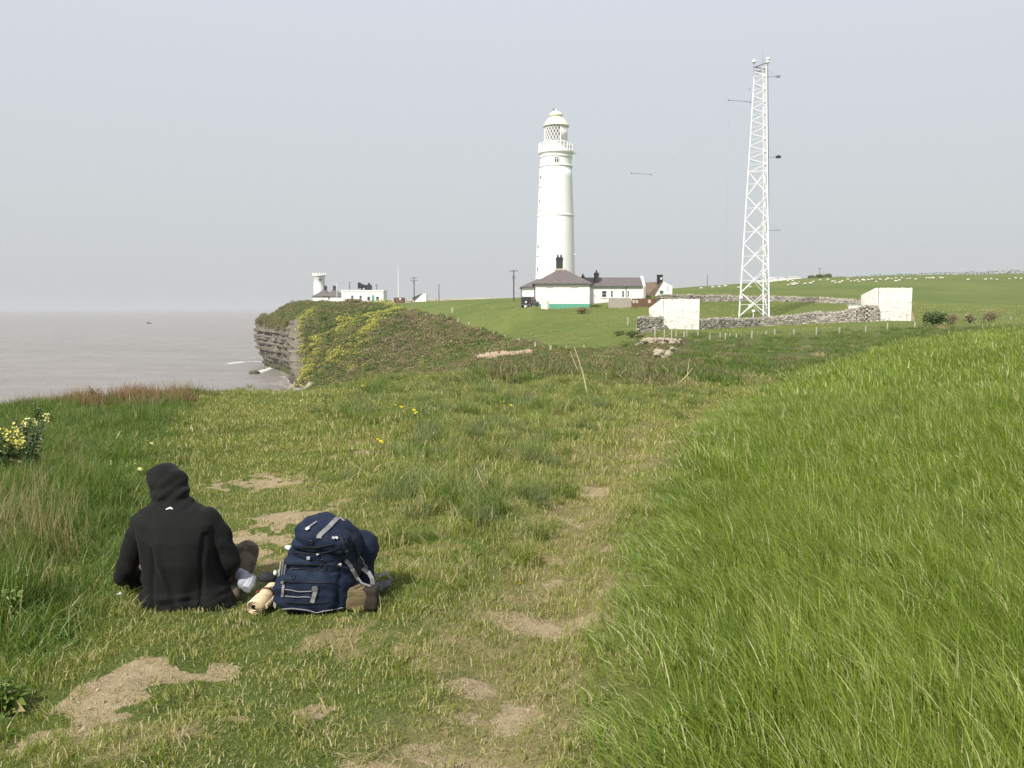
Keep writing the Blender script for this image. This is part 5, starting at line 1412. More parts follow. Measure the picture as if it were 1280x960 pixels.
# rolled sheets in a clear bag lying between the person and the pack
RY = 4.42; ro = ground_ray(317, 763); ro.z = gz(ro.x, ro.y)
rt = thing("rolled_map", "rolled cream paper map with shade-darkened spiral end between person and backpack", "rolled map", ro)
def G(px, py, dy=0): return at(px, py, ro.y+dy)-ro
paper = NT("cream_map_paper", .8, .2); co = paper.coord('Object'); paper.base(paper.mix(paper.ramp(paper.noise(28, 4, .7, co, 1.5), [(.50, 0), (.60, 1)]), (.62, .50, .32), (.40, .30, .18))); paper = paper.mat
a = Vector((.0, .0, .048)); b = Vector((at(341, 738, ro.y+.24).x-ro.x, .24, .075))
ax_ = (b-a).normalized(); u_ = ax_.orthogonal().normalized(); v_ = ax_.cross(u_); sp = []
MB().tube([a+ax_*.012, b-ax_*.012], [.0385, .0385], 16).build('shade_core', dark_fab, rt)  # black filler added inside the roll as the shade between its paper turns
for e_ in (a, b):
    ring_o = []; N_sp = 90
    for i in range(N_sp): th = 2*pi*3.3*i/N_sp; r_ = .012+.030*i/N_sp; ring_o.append(e_+(u_*cos(th)+v_*sin(th))*r_)
    sp.append(ring_o)
mb = MB(); vs = sp[0]+sp[1]+[p+(p-a).normalized()*.0015 for p in sp[0]]+[p+(p-b).normalized()*.0015 for p in sp[1]]; N_sp = 90
mb.add(vs, [(i, i+1, N_sp+i+1, N_sp+i) for i in range(N_sp-1)]+[(2*N_sp+i, 3*N_sp+i, 3*N_sp+i+1, 2*N_sp+i+1) for i in range(N_sp-1)]+[(i, 2*N_sp+i, 2*N_sp+i+1, i+1) for i in range(N_sp-1)])
mb.build("map_roll", paper, rt, True)
pb = simple("brown_printed_band", (.16, .09, .05), .7, .2)
c1 = a.lerp(b, .62); MB().tube([c1, c1+ax_*.018], .0455, 20, False).build("band", pb, rt)
r2 = MB(); r2.tube([a+Vector((-.030, .05, .0)), b+Vector((-.035, .02, -.01))], .022, 14); r2.build("inner_roll", simple("pale_grey_paper", (.60, .57, .50), .7, .2), rt)
MB().tube([a.lerp(b, .5)+Vector((-.043, .01, .028)), a.lerp(b, .62)+Vector((-.043, .01, .028))], .003, 6).build("red_edge", simple("red_print", (.55, .06, .04), .6), rt)
rb = MB(); rb.tube([a.lerp(b, .2)+Vector((.043, -.01, -.012)), b+Vector((.045, -.01, -.012))], .014, 10); rb.build("loose_flap", paper, rt)
b_ = MB(); b_.ell(G(334, 722, .10)+Vector((0, 0, .0)), .055, .04, .028); m_ = fuse(b_, .006, 2); displace(m_, lambda c, q_: .008*mnoise.noise(c*22)); o = finish(m_, "black_pouch", dark_fab, None); o.location = ro; tag(o, "small black crumpled pouch behind the rolled map", "pouch")
# ---------------------------------------------------------------- grasses (uncountable cover)
def leaf_mat(name, stops, dead=(0.36, 0.30, 0.15), deadshare=0.12, big=0.35, rough=0.45, trans=0.3, tint=None):
    m = NT(name, rough, 0.35)
    bl = m.attr('bl')                       # one random number per blade
    oi = m.new('ShaderNodeObjectInfo')
    n = m.noise(big, 4, .6, oi.outputs['Location'])
    f = m.math('ADD', m.math('MULTIPLY', bl, .45), m.math('ADD', m.math('MULTIPLY', oi.outputs['Random'], .25), m.math('MULTIPLY', m.math('SUBTRACT', n, .35), .9)), True)
    c = m.ramp(f, stops)
    dd = m.math('GREATER_THAN', m.math('FRACT', m.math('MULTIPLY', bl, 7.31)), 1-deadshare)
    c = m.mix(dd, c, dead)
    m.base(c)
    tr = m.new('ShaderNodeBsdfTranslucent'); m.l.new(m.mix(1.0, c, (1.15, 1.25, .6), 'MULTIPLY'), tr.inputs[0])
    ms = m.new('ShaderNodeMixShader'); ms.inputs[0].default_value = trans
    m.l.new(m.b.outputs[0], ms.inputs[1]); m.l.new(tr.outputs[0], ms.inputs[2])
    m.l.new(ms.outputs[0], m.out.inputs['Surface'])
    return m.mat
def tuft(name, mat, n, rad, h, hv, w, lean=(0, 0), splay=.5, curl=.5, seg=3, seed=0, flat=0.0):
    r = random.Random(seed); V = []; F = []; B = []
    for i in range(n):
        a = r.uniform(0, 2*pi); q = rad*sqrt(r.random()); bx, by = q*cos(a), q*sin(a)
        hh = h*(1-hv*r.random()); ww = w*r.uniform(.6, 1.2)
        da = r.uniform(0, 2*pi); sp = splay*r.uniform(.2, 1)*hh
        dx, dy = cos(da)*sp+lean[0]*hh, sin(da)*sp+lean[1]*hh
        fa = r.uniform(0, pi); px_, py_ = cos(fa)*ww/2, sin(fa)*ww/2
        b0 = len(V); rb = r.random()
        for k in range(seg+1):
            t = k/seg; cx = bx+dx*t**(1+curl); cy = by+dy*t**(1+curl)
            z = hh*(t-.35*min(1, (abs(dx)+abs(dy))/hh)*t*t)*(1-flat)-.02*(k == 0)
            k_ = (1-t**1.6)
            if k < seg:
                V += [(cx-px_*k_, cy-py_*k_, z), (cx+px_*k_, cy+py_*k_, z)]; B += [rb, rb]
            else:
                V.append((cx, cy, z)); B.append(rb)
        for k in range(seg-1): F.append((b0+2*k, b0+2*k+1, b0+2*k+3, b0+2*k+2))
        F.append((b0+2*(seg-1), b0+2*(seg-1)+1, b0+2*seg))
    me = bpy.data.meshes.new(name); me.from_pydata(V, [], F); me.materials.append(mat)
    at1 = me.attributes.new('bl', 'FLOAT', 'POINT'); at1.data.foreach_set('value', B)
    return me
def source_collection(name, meshes):
    c = bpy.data.collections.new(name)
    for i, me in enumerate(meshes):
        o = bpy.data.objects.new("%s_clump" % name, me); c.objects.link(o)
    return c
def scatter(name, P, rot, scl, idx, coll, matfill, label_kind='stuff'):
    """one object whose geometry nodes set a clump on each of its points"""
    me = bpy.data.meshes.new(name); me.vertices.add(len(P)); me.vertices.foreach_set('co', np.asarray(P, np.float32).ravel())
    for nm, ty, dat, key in (('rot', 'FLOAT_VECTOR', rot, 'vector'), ('scl', 'FLOAT_VECTOR', scl, 'vector'), ('idx', 'INT', idx, 'value')):
        a_ = me.attributes.new(nm, ty, 'POINT'); a_.data.foreach_set(key, np.asarray(dat, np.int32 if ty == 'INT' else np.float32).ravel())
    me.materials.append(matfill)
    o = link(bpy.data.objects.new(name, me)); tag(o, kind='stuff')
    g = bpy.data.node_groups.new(name+"_nodes", 'GeometryNodeTree')
    g.interface.new_socket('Geometry', in_out='INPUT', socket_type='NodeSocketGeometry')
    g.interface.new_socket('Geometry', in_out='OUTPUT', socket_type='NodeSocketGeometry')
    N, L = g.nodes, g.links
    gi, go = N.new('NodeGroupInput'), N.new('NodeGroupOutput')
    ip = N.new('GeometryNodeInstanceOnPoints'); ci = N.new('GeometryNodeCollectionInfo')
    ci.inputs['Collection'].default_value = coll; ci.inputs['Separate Children'].default_value = True; ci.inputs['Reset Children'].default_value = True
    ip.inputs['Pick Instance'].default_value = True
    def na(n, t):
        x = N.new('GeometryNodeInputNamedAttribute'); x.data_type = t; x.inputs[0].default_value = n
        return [s_ for s_ in x.outputs if s_.enabled and s_.name == 'Attribute'][0]
    L.new(gi.outputs[0], ip.inputs['Points']); L.new(ci.outputs[0], ip.inputs['Instance'])
    L.new(na('idx', 'INT'), ip.inputs['Instance Index'])
    er = N.new('FunctionNodeEulerToRotation'); L.new(na('rot', 'FLOAT_VECTOR'), er.inputs[0]); L.new(er.outputs[0], ip.inputs['Rotation'])
    L.new(na('scl', 'FLOAT_VECTOR'), ip.inputs['Scale'])
    L.new(ip.outputs[0], go.inputs[0])
    md = o.modifiers.new("clumps", 'NODES'); md.node_group = g
    return o
def wedge(r0, r1, dens, half=40):
    """random points, dens per square metre, over the ring sector in view"""
    hw = R(half); n = int(dens*hw*(r1*r1-r0*r0))
    r = np.sqrt(rng.uniform(r0*r0, r1*r1, n)); t = rng.uniform(-hw, hw, n)
    return r*np.sin(t), r*np.cos(t)
def vis_filter(x, y, z, px0=-60, px1=1340, py0=330, py1=1080):
    px, py = in_px(x, y, z); return (px > px0) & (px < px1) & (py > py0) & (py < py1)

crop_m = leaf_mat("crop_blades", [(0, (0.055, 0.088, 0.012)), (.35, (0.152, 0.214, 0.030)), (.7, (0.228, 0.296, 0.048)), (1, (0.48, 0.52, 0.19))], dead=(.50, .50, .24), deadshare=.10, big=.9, rough=.33, trans=.32)
turf_m = leaf_mat("turf_blades", [(0, (0.095, 0.130, 0.022)), (.4, (0.175, 0.218, 0.036)), (.8, (0.250, 0.288, 0.060)), (1, (0.40, 0.40, 0.13))], dead=(.50, .43, .23), deadshare=.24, big=1.2)
long_m = leaf_mat("long_grass_blades", [(0, (0.045, 0.085, 0.012)), (.5, (0.092, 0.160, 0.020)), (1, (0.19, 0.26, 0.050))], deadshare=.08, big=.8, rough=.4)
straw_m = leaf_mat("straw_blades", [(0, (0.26, 0.20, 0.09)), (.5, (0.38, 0.31, 0.16)), (1, (0.52, 0.45, 0.27))], deadshare=.1, big=2, trans=.2)
heath_m = leaf_mat("heath_blades", [(0, (0.070, 0.075, 0.025)), (.35, (0.110, 0.120, 0.040)), (.7, (0.150, 0.125, 0.058)), (1, (0.20, 0.19, 0.085))], dead=(.28, .22, .12), deadshare=.22, big=.3, trans=.15)
bright_m = leaf_mat("fresh_blades", [(0, (0.070, 0.112, 0.022)), (.5, (0.130, 0.195, 0.038)), (1, (0.24, 0.31, 0.08))], deadshare=.05, big=.8)

lane_m = leaf_mat("worn_turf_blades", [(0, (0.140, 0.170, 0.032)), (.4, (0.225, 0.250, 0.050)), (.8, (0.300, 0.310, 0.080)), (1, (0.44, 0.42, 0.17))], dead=(.54, .47, .27), deadshare=.22, big=1.2)
plume_m = leaf_mat("reddish_plumes", [(0, (0.22, 0.13, 0.075)), (.5, (0.32, 0.20, 0.12)), (1, (0.42, 0.30, 0.19))], dead=(.18, .16, .05), deadshare=.2, big=1)
grey_m = leaf_mat("grey_green_blades", [(0, (0.085, 0.125, 0.040)), (.5, (0.155, 0.200, 0.070)), (1, (0.28, 0.32, 0.14))], deadshare=.14, big=.8)
LN = (-.40, .10)
crop_c = source_collection("crop", [tuft("crop_a%d" % i, crop_m, 50, .15, .255, .65, .0056, LN, .50, .4, 3, 10+i) for i in range(6)])
cropw_c = source_collection("crop_wide", [tuft("crop_w%d" % i, crop_m, 90, .34, .245, .6, .0092, LN, .46, .4, 2, 20+i) for i in range(4)])
cropf_c = source_collection("crop_far", [tuft("crop_f%d" % i, crop_m, 120, .8, .21, .5, .020, LN, .42, .5, 2, 25+i) for i in range(4)])
turf_c = source_collection("turf", [tuft("turf_a%d" % i, turf_m, 60, .12, .055, .6, .0046, (-.1, 0), 1.1, .7, 2, 30+i) for i in range(4)] + [tuft("turf_b%d" % i, turf_m, 38, .08, .11, .5, .0055, (-.1, 0), .8, .9, 3, 36+i) for i in range(2)] + [tuft("turf_l%d" % i, lane_m, 60, .12, .042, .6, .0044, (-.1, 0), 1.2, .7, 2, 45+i) for i in range(3)])
turfw_c = source_collection("turf_wide", [tuft("turf_w%d" % i, turf_m, 110, .36, .07, .6, .009, (-.1, 0), .9, .7, 2, 40+i) for i in range(4)] + [tuft("turf_wl%d" % i, lane_m, 110, .36, .045, .6, .009, (-.1, 0), 1.1, .7, 2, 48+i) for i in range(2)])
tuss_c = source_collection("tussock", [tuft("tuss_%d" % i, (grey_m, bright_m, turf_m)[i % 3], 130, .13, .30, .6, .0065, (-.15, .05), 1.0, 1.2, 4, 50+i) for i in range(6)])
long_c = source_collection("long", [tuft("long_%d" % i, (long_m, bright_m)[i % 2], 60, .16, .42, .55, .0070, (.05, .1), .5, .9, 4, 60+i) for i in range(6)])
straw_c = source_collection("straw", [tuft("straw_%d" % i, straw_m, 26, .08, .085, .7, .0042, (-.1, 0), 1.7, .6, 3, 70+i, .3) for i in range(3)] + [tuft("straw_t%d" % i, straw_m, 34, .10, .50, .5, .0052, (.1, 0), .35, 1., 4, 75+i) for i in range(3)] + [tuft("plume_%d" % i, plume_m, 60, .18, .42, .6, .009, (.15, 0), .5, .6, 3, 78+i) for i in range(2)])
heath_c = source_collection("heath", [tuft("heath_%d" % i, (heath_m, heath_m, straw_m, long_m)[i % 4], 130, .42, .30, .7, .018, (-.1, 0), .9, .8, 2, 80+i) for i in range(8)])

BLOCK = [(org.x, org.y+.02, .27, .17), (org.x+.02, org.y+.30, .36, .26), (bo.x-.02, bo.y+.08, .19, .15), (ro.x+.03, ro.y+.05, .08, .09)]
def blocked(x, y):
    b_ = np.zeros(len(x), bool)
    for cx, cy, rx, ry in BLOCK: b_ |= (((x-cx)/rx)**2+((y-cy)/ry)**2) < 1
    return b_
def place(name, x, y, coll, nidx, mat, s0=.75, s1=1.25, tilt=.12, zs=None, spin=True, idx=None, spinr=None):
    z = height(x, y); k = vis_filter(x, y, z) & ~blocked(x, y); x, y, z = x[k], y[k], z[k]; n = len(x)
    s = rng.uniform(s0, s1, n)
    if zs is not None: zz = zs[k]*s
    else: zz = s*rng.uniform(.85, 1.15, n)
    rot = np.stack([rng.normal(0, tilt, n), rng.normal(0, tilt, n), (rng.uniform(-pi, pi, n) if spin else rng.normal(0, spinr or .45, n))], 1)
    ix = rng.integers(0, nidx, n) if idx is None else idx[k]
    o = scatter(name, np.stack([x, y, z-.004], 1), rot, np.stack([s, s, zz], 1), ix, coll, mat)
    print(name, n); return o
# crop on the right
cd = lambda x, y: inside(x, y, CROP)
def gust(x, y): return .55+.85*fbm(x, y, .9, 3)
x, y = wedge(2.0, 7.5, 75); k = cd(x, y); x, y = x[k], y[k]
ed = seg_dist(x, y, CROP[:9], False); hz_ = gust(x, y)*(.35+.65*smooth(0, .9, ed))
place("crop_grass", x, y, crop_c, 6, crop_m, zs=hz_, spin=False)
x, y = wedge(7.3, 17, 20); k = cd(x, y); x, y = x[k], y[k]
ed = seg_dist(x, y, CROP[:12], False); hz_ = gust(x, y)*(.35+.65*smooth(0, 1.2, ed))
place("crop_grass", x, y, cropw_c, 4, crop_m, zs=hz_, spin=False)
x, y = wedge(16.5, 56, 3.2); k = cd(x, y); x, y = x[k], y[k]
ed = seg_dist(x, y, CROP[:13], False); hz_ = gust(x, y)*(.4+.6*smooth(0, 1.5, ed))
place("crop_grass", x, y, cropf_c, 4, crop_m, zs=hz_, spin=False)
# short turf on the worn ground
def turf_keep(x, y, base=1.0):
    c_ = inside(x, y, CROP); l_ = inside(x, y, LONG); so = soil_mask(x, y); dr = dry_mask(x, y)
    p = base*(1-smooth(.40, .62, so))*(1-.30*dr)
    return (~c_) & (rng.random(len(x)) < p) & (inside(x, y, CN))
def lane(x, y):
    n_ = (fbm(x, y, .7, 3)-.5)*.5
    l1 = 1-smooth(.45, .75, seg_dist(x, y, TRACK, False)+n_); l2 = (1-smooth(.2, .6, seg_dist(x, y, TRACK2, False)+n_))*.8
    fore = (1-smooth(3.6, 4.6, y+n_))*.45
    return np.maximum(np.maximum(l1, l2), fore)
x, y = wedge(2.0, 8.5, 190); k = turf_keep(x, y); x, y = x[k], y[k]
ln_ = lane(x, y); hz_ = (.5+1.1*fbm(x, y, .5, 3)**1.5)*(1-.25*ln_)
ix_ = np.where(rng.random(len(x)) < .10+.9*ln_, rng.integers(6, 9, len(x)), np.where(rng.random(len(x)) < .80, rng.integers(0, 4, len(x)), rng.integers(4, 6, len(x))))
place("turf", x, y, turf_c, 9, turf_m, zs=hz_, idx=ix_)
x, y = wedge(8.3, 26, 30); k = turf_keep(x, y); x, y = x[k], y[k]
ln_ = lane(x, y); ix_ = np.where(rng.random(len(x)) < .12+.88*ln_, rng.integers(4, 6, len(x)), rng.integers(0, 4, len(x)))
place("turf", x, y, turfw_c, 6, turf_m, zs=(.6+1.0*fbm(x, y, 1.0, 3))*(1-.3*ln_), idx=ix_)
# clods and crumbs on the bare patches
clod_m = simple("dry_soil_clod", (.34, .27, .165), .95, .25, 60)
cl_me = []
for i in range(4):
    mb = MB(); bm_ = bmesh.new(); bmesh.ops.create_icosphere(bm_, subdivisions=1, radius=1)
    for v in bm_.verts: v.co *= 1+.35*mnoise.noise(v.co*1.5+Vector((i*5, 0, 0)))
    me = bpy.data.meshes.new("clod"); bm_.to_mesh(me); bm_.free(); me.materials.append(clod_m); cl_me.append(me)
clod_c = source_collection("clods", cl_me)
x, y = wedge(2.0, 10, 420); so = soil_mask(x, y); k = (so > .42) & (rng.random(len(x)) < .6); x, y = x[k], y[k]
z = height(x, y); k = vis_filter(x, y, z) & ~blocked(x, y); x, y, z = x[k], y[k], z[k]; n_ = len(x); s_ = .003+.010*rng.random(n_)**4
scatter("soil_crumbs", np.stack([x, y, z+s_*.2], 1), rng.uniform(0, 6, (n_, 3)), np.stack([s_, s_, s_*.7], 1), rng.integers(0, 4, n_), clod_c, clod_m); print("clods", n_)
# sparse blades on the bare soil, and coarse cover of the far pasture
x, y = wedge(2.0, 14, 60); so = soil_mask(x, y); k = (so > .3) & (rng.random(len(x)) < .16); x, y = x[k], y[k]
place("turf", x, y, turf_c, 7, turf_m, s0=.35, s1=.8)
past_c = source_collection("pasture", [tuft("past%d" % i, (turf_m, turf_m, straw_m)[i], 60, 1.0, .13, .6, .045, (-.1, 0), .9, .7, 2, 95+i) for i in range(3)])
x, y = wedge(60, 185, .55); k = (heath_mask(x, y) < .3) & inside(x, y, CN) & (rng.random(len(x)) < .3+fbm(x, y, 6, 3)) & ~inside(x, y, CROP); x, y = x[k], y[k]
z_ = height(x, y); k = z_ > -6; x, y = x[k], y[k]
place("pasture_grass", x, y, past_c, 3, turf_m, idx=np.where(rng.random(len(x)) < .93, rng.integers(0, 2, len(x)), 2), s0=.6, s1=1.3)
# straw and thatch
x, y = wedge(2.0, 20, 26); dr = dry_mask(x, y); so = soil_mask(x, y)
k = (rng.random(len(x)) < (dr*.9+.06)*(1-.8*so)) & ~inside(x, y, CROP) & inside(x, y, CN); x, y = x[k], y[k]
place("dry_grass", x, y, straw_c, 3, straw_m, s0=.6, s1=1.3)
# tussocks in the middle of the green
def mid_w(x, y):
    px, py = in_px(x, y, np.zeros(len(x)))
    w = smooth(400, 520, px+(fbm(x, y, 1.5)-.5)*200)*(1-smooth(640, 740, px))*smooth(455, 500, py)*(1-smooth(640, 760, py))
    w2 = smooth(380, 460, px)*(1-smooth(840, 900, px))*(1-smooth(505, 540, py))*.9
    return np.maximum(w, w2)*(.3+1.2*smooth(.4, .65, fbm(x, y, .8, 3)))
x, y = wedge(4, 30, 11); k = (rng.random(len(x)) < mid_w(x, y)) & ~inside(x, y, CROP) & inside(x, y, CN); x, y = x[k], y[k]
TR = (soil_mask(x, y) < .3); x, y = x[TR], y[TR]
place("tussock_grass", x, y, tuss_c, 6, long_m, s0=.45, s1=1.05)
bx_, by_ = [], []
for px_c, py_c, n_, sp_ in ((590, 560, 26, .55), (560, 545, 14, .4), (600, 625, 16, .4), (545, 610, 10, .35), (665, 512, 18, .6), (640, 480, 26, .9), (505, 520, 16, .6), (560, 655, 8, .3), (700, 535, 10, .5), (470, 520, 14, .6), (520, 490, 20, 1.0)):
    g = ground_ray(px_c, py_c)
    for i in range(n_): bx_.append(g.x+rnd.gauss(0, sp_*.7)); by_.append(g.y+rnd.gauss(0, sp_))
bx_, by_ = np.array(bx_), np.array(by_); k = ~inside(bx_, by_, CROP)
place("tussock_grass", bx_[k], by_[k], tuss_c, 6, long_m, s0=.6, s1=1.25)
# long grass to the left and along the near edge
x, y = wedge(2.0, 18.5, 75, 42); k = inside(x, y, LONG) & inside(x, y, CN); x, y = x[k], y[k]
ed = seg_dist(x, y, LONG[:10], False); hz_ = (.30+.70*smooth(0, .6, ed))*(.55+.8*fbm(x, y, 1.0, 3))*(1-.38*smooth(6.5, 10, y))
place("long_grass", x, y, long_c, 6, long_m, zs=hz_, s0=.7, s1=1.1)
px_, py_ = in_px(*(lambda a, b: (a, b, np.zeros(len(a))))(*wedge(0.1, 0.2, 1)))
x, y = wedge(3, 17, 30, 42); px, py = in_px(x, y, np.zeros(len(x)))
w = np.exp(-((px-28)/50)**2-((py-690)/55)**2)*2.6 + 2.2*np.exp(-((px-115)/65)**2-((py-500)/10)**2) + .35*np.exp(-((px-75)/60)**2-((py-600)/20)**2)
w = w*(.4+fbm(x, y, .5, 2)); k = (rng.random(len(x)) < w) & inside(x, y, CN); x, y = x[k], y[k]
zz = np.where(y > 8, 1.05, 1.0)
place("straw_grass", x, y, straw_c, 8, straw_m, idx=np.where(y > 8, rng.integers(6, 8, len(x)), rng.integers(3, 6, len(x))), zs=zz, s0=.8, s1=1.1)
# rough bank: tussocks, dead stems
x, y = wedge(17, 95, 4.0); hm_ = heath_mask(x, y); k = (rng.random(len(x)) < hm_*(.35+.65*(y < 50))) & inside(x, y, CN); x, y = x[k], y[k]
kk = rng.random(len(x)); px = 640+FPX*x/y
ix = np.where(kk < .55, rng.choice([0, 1, 4, 5], len(x)), np.where(kk < .60, rng.choice([2, 6], len(x)), rng.choice([3, 7], len(x))))
pat = fbm(x, y, 6, 3)
ix = np.where((px > 860) & (kk < .35+.9*(pat < .5)), rng.choice([3, 7], len(x)), ix)
place("rough_grass", x, y, heath_c, 8, heath_m, s0=.6, s1=1.5, idx=ix, zs=.5+.9*fbm(x, y, 3, 3))
# ---------------------------------------------------------------- scrub clumps (headland slope, hedges, bushes)
olive_m = leaf_mat("olive_scrub", [(0, (0.115, 0.130, 0.028)), (.4, (0.185, 0.190, 0.048)), (.8, (0.255, 0.235, 0.070)), (1, (0.33, 0.30, 0.12))], dead=(.20, .15, .09), deadshare=.2, big=.05, trans=.15)
brown_m = leaf_mat("brown_scrub", [(0, (0.160, 0.125, 0.060)), (.5, (0.225, 0.180, 0.090)), (1, (0.32, 0.26, 0.14))], dead=(.15, .15, .05), deadshare=.25, big=.08, trans=.1)
flower_m = leaf_mat("yellow_green_flowers", [(0, (.40, .40, .05)), (.5, (.58, .56, .09)), (1, (.75, .72, .22))], dead=(.5, .5, .12), deadshare=.1, big=.2, trans=.3)
bush_m = leaf_mat("bush_leaves", [(0, (0.050, 0.080, 0.018)), (.5, (0.090, 0.135, 0.030)), (1, (0.17, 0.22, 0.06))], deadshare=.05, big=.6, trans=.25)
scrub_c = source_collection("scrub", [leafball("sc%d" % i, (olive_m, brown_m, olive_m, long_m)[i % 4], 260, 1.15, .42, .10, 100+i) for i in range(8)] + [leafball("fl%d" % i, olive_m, 110, .9, .6, .11, 120+i, flower_m, 130) for i in range(3)])
N_ = 30000
x = rng.uniform(-112, 24, N_*3); y = rng.uniform(60, 345, N_*3); k = inside(x, y, CN); x, y = x[k], y[k]; z = height(x, y)
px, py = in_px(x, y, z); hmk = heath_mask(x, y)
k = ((px > 376) | (py < 400)) & (px > 300) & (px < 830) & (py > 366) & (py < 500) & (rng.random(len(x)) < hmk*.9*np.clip(220/y, .5, 1.2)); x, y, z, px, py = x[k], y[k], z[k], px[k], py[k]
def linew(L, w):
    P = np.array(L, float); d = seg_dist(px, py, P, False); return np.exp(-(d/w)**2)
yw = np.maximum.reduce([linew([(377, 482), (384, 462), (392, 450), (402, 438)], 6)*.95, linew([(395, 462), (425, 440), (452, 418), (470, 402)], 6)*.75, linew([(470, 402), (485, 392), (495, 386), (480, 384)], 5)*.8, linew([(378, 405), (386, 393), (392, 388)], 4)*.7,
    linew([(410, 455), (440, 440), (462, 425)], 5)*.5, linew([(400, 425), (425, 415), (450, 395)], 8)*.35, linew([(440, 460), (448, 462), (455, 456)], 5)*.3, linew([(376, 400), (376, 440), (375, 480)], 5)*1.0, linew([(405, 420), (430, 405), (445, 398)], 6)*.35])
yw = yw*(.35+1.3*smooth(.35, .6, fbm(x, y, 5, 3)))
fl = rng.random(len(x)) < yw
brown = smooth(.46, .56, fbm(x+30, y, 18, 3)+.07*smooth(450, 560, px))
ix = np.where(rng.random(len(x)) < brown*.6, rng.choice([1, 5], len(x)), rng.choice([0, 2, 4, 6, 3, 7, 3], len(x)))
ix = np.where(fl, rng.integers(8, 11, len(x)), ix)
k = np.argsort(rng.random(len(x)))[:16000]; x, y, z, ix = x[k], y[k], z[k], ix[k]
n_ = len(x); s = rng.uniform(.45, 1.0, n_)**1.0*(1+.9*(rng.random(n_) < .12))*1.25*np.clip(y/200, .4, 1.2)*(1-.4*smooth(255, 290, y))
scatter("slope_scrub", np.stack([x, y, z-.1], 1), np.stack([rng.normal(0, .2, n_), rng.normal(0, .2, n_), rng.uniform(0, 6.28, n_)], 1), np.stack([s, s, s*rng.uniform(.6, 1.2, n_)], 1), ix, scrub_c, olive_m)
print("scrub", n_)
# hanging growth over the upper cliff
Pc = []; 
for i in range(1500):
    k_ = int(rng.integers(int(np.argmax(S_[:, 1] > 279)), len(S_)-1)); t__ = rng.random()**1.6*.15; j_ = int(t__*(rows-1)); v_ = cv[j_, k_]
    if rng.random() < 1-t__*4: Pc.append((v_[0]+NRM[k_, 0]*.2, v_[1]+NRM[k_, 1]*.2, v_[2]+.1))
Pc = np.array(Pc); n_ = len(Pc); s = rng.uniform(.6, 1.3, n_)
scatter("cliff_top_growth", Pc, np.stack([rng.normal(0, .5, n_), rng.normal(0, .5, n_), rng.uniform(0, 6.28, n_)], 1), np.stack([s, s, s], 1), rng.choice([0, 2, 4, 1, 6, 3], n_), scrub_c, olive_m)
def bush(px, py, wpx, hpx, D, label, mats, name="bush", group=None, leafs=420, sz=None):
    g = gpt(px, D); kx = D/FPX; rx, h = wpx/2*kx, hpx*kx
    t = thing(name, label, "bush", g, 0, group); r = random.Random(int(px*7)); s = sz or max(.05, .09*h+.03)
    V = []; F = []; B = []
    lobes = [(r.uniform(-.55, .55)*rx, r.uniform(-.4, .4)*rx, r.uniform(.35, .6)*h, r.uniform(.4, .6)) for _ in range(6)]
    for i in range(leafs):
        lx, ly, lz, lr_ = r.choice(lobes); a = r.uniform(0, 2*pi); el = math.asin(r.uniform(-.6, 1)); u = r.random()**.4
        c = Vector((lx+rx*lr_*u*cos(a)*cos(el), ly+rx*lr_*u*sin(a)*cos(el), max(.02, lz+h*.5*u*sin(el))))
        k_ = r.uniform(.6, 1.4)*s; t1 = Vector((r.gauss(0, 1), r.gauss(0, 1), r.gauss(0, .7))).normalized(); t2 = t1.orthogonal().normalized()
        b0 = len(V); V += [c-t1*k_, c+t2*k_*.5, c+t1*k_, c-t2*k_*.5]; F.append((b0, b0+1, b0+2, b0+3)); B += [r.random()]*4
    me = bpy.data.meshes.new("foliage"); me.from_pydata(V, [], F); me.materials.append(mats); me.attributes.new('bl', 'FLOAT', 'POINT').data.foreach_set('value', B)
    link(bpy.data.objects.new("foliage", me), t)
    st = MB()
    for lx, ly, lz, lr_ in lobes: st.tube([(lx*.2, ly*.2, -.1), (lx*.7, ly*.7, lz*.5), (lx, ly, lz)], [.05, .035, .015], 5)
    st.build('stem', wood_dark, t); return t
bush(1170, 411, 30, 17, 88, "rounded green bush beside the fence right of the white block", bush_m, leafs=1500, sz=.13)
bush(1190, 412, 20, 14, 92, "brown leafless bush just right of the rounded green bush", brown_m, leafs=600, sz=.1)
bush(1212, 410, 22, 14, 93, "olive brown bush between the green bush and the rust coloured one", brown_m, leafs=600, sz=.1)
bush(1240, 400, 26, 15, 97, "rust brown bush furthest right in the hedge bank", brown_m, leafs=800, sz=.1)
bush(728, 394, 22, 8, 132, "low brown bush in the grass below the cottage", brown_m, leafs=500, sz=.12)
bush(443, 378.5, 30, 7, 285, "brown scrub mound on the skyline in front of the flat roofed building", brown_m, leafs=1400, sz=.3)
bush(790, 404, 20, 10, 92, "small dark green bush against the rough stone stub", bush_m, leafs=500, sz=.1)
bush(800, 415, 14, 6, 90, "brown tangle at the foot of the rough stone stub", brown_m, leafs=250, sz=.08)
bush(771, 402, 22, 7, 98, "low green bush left of the lone field post", bush_m, leafs=300, sz=.1)
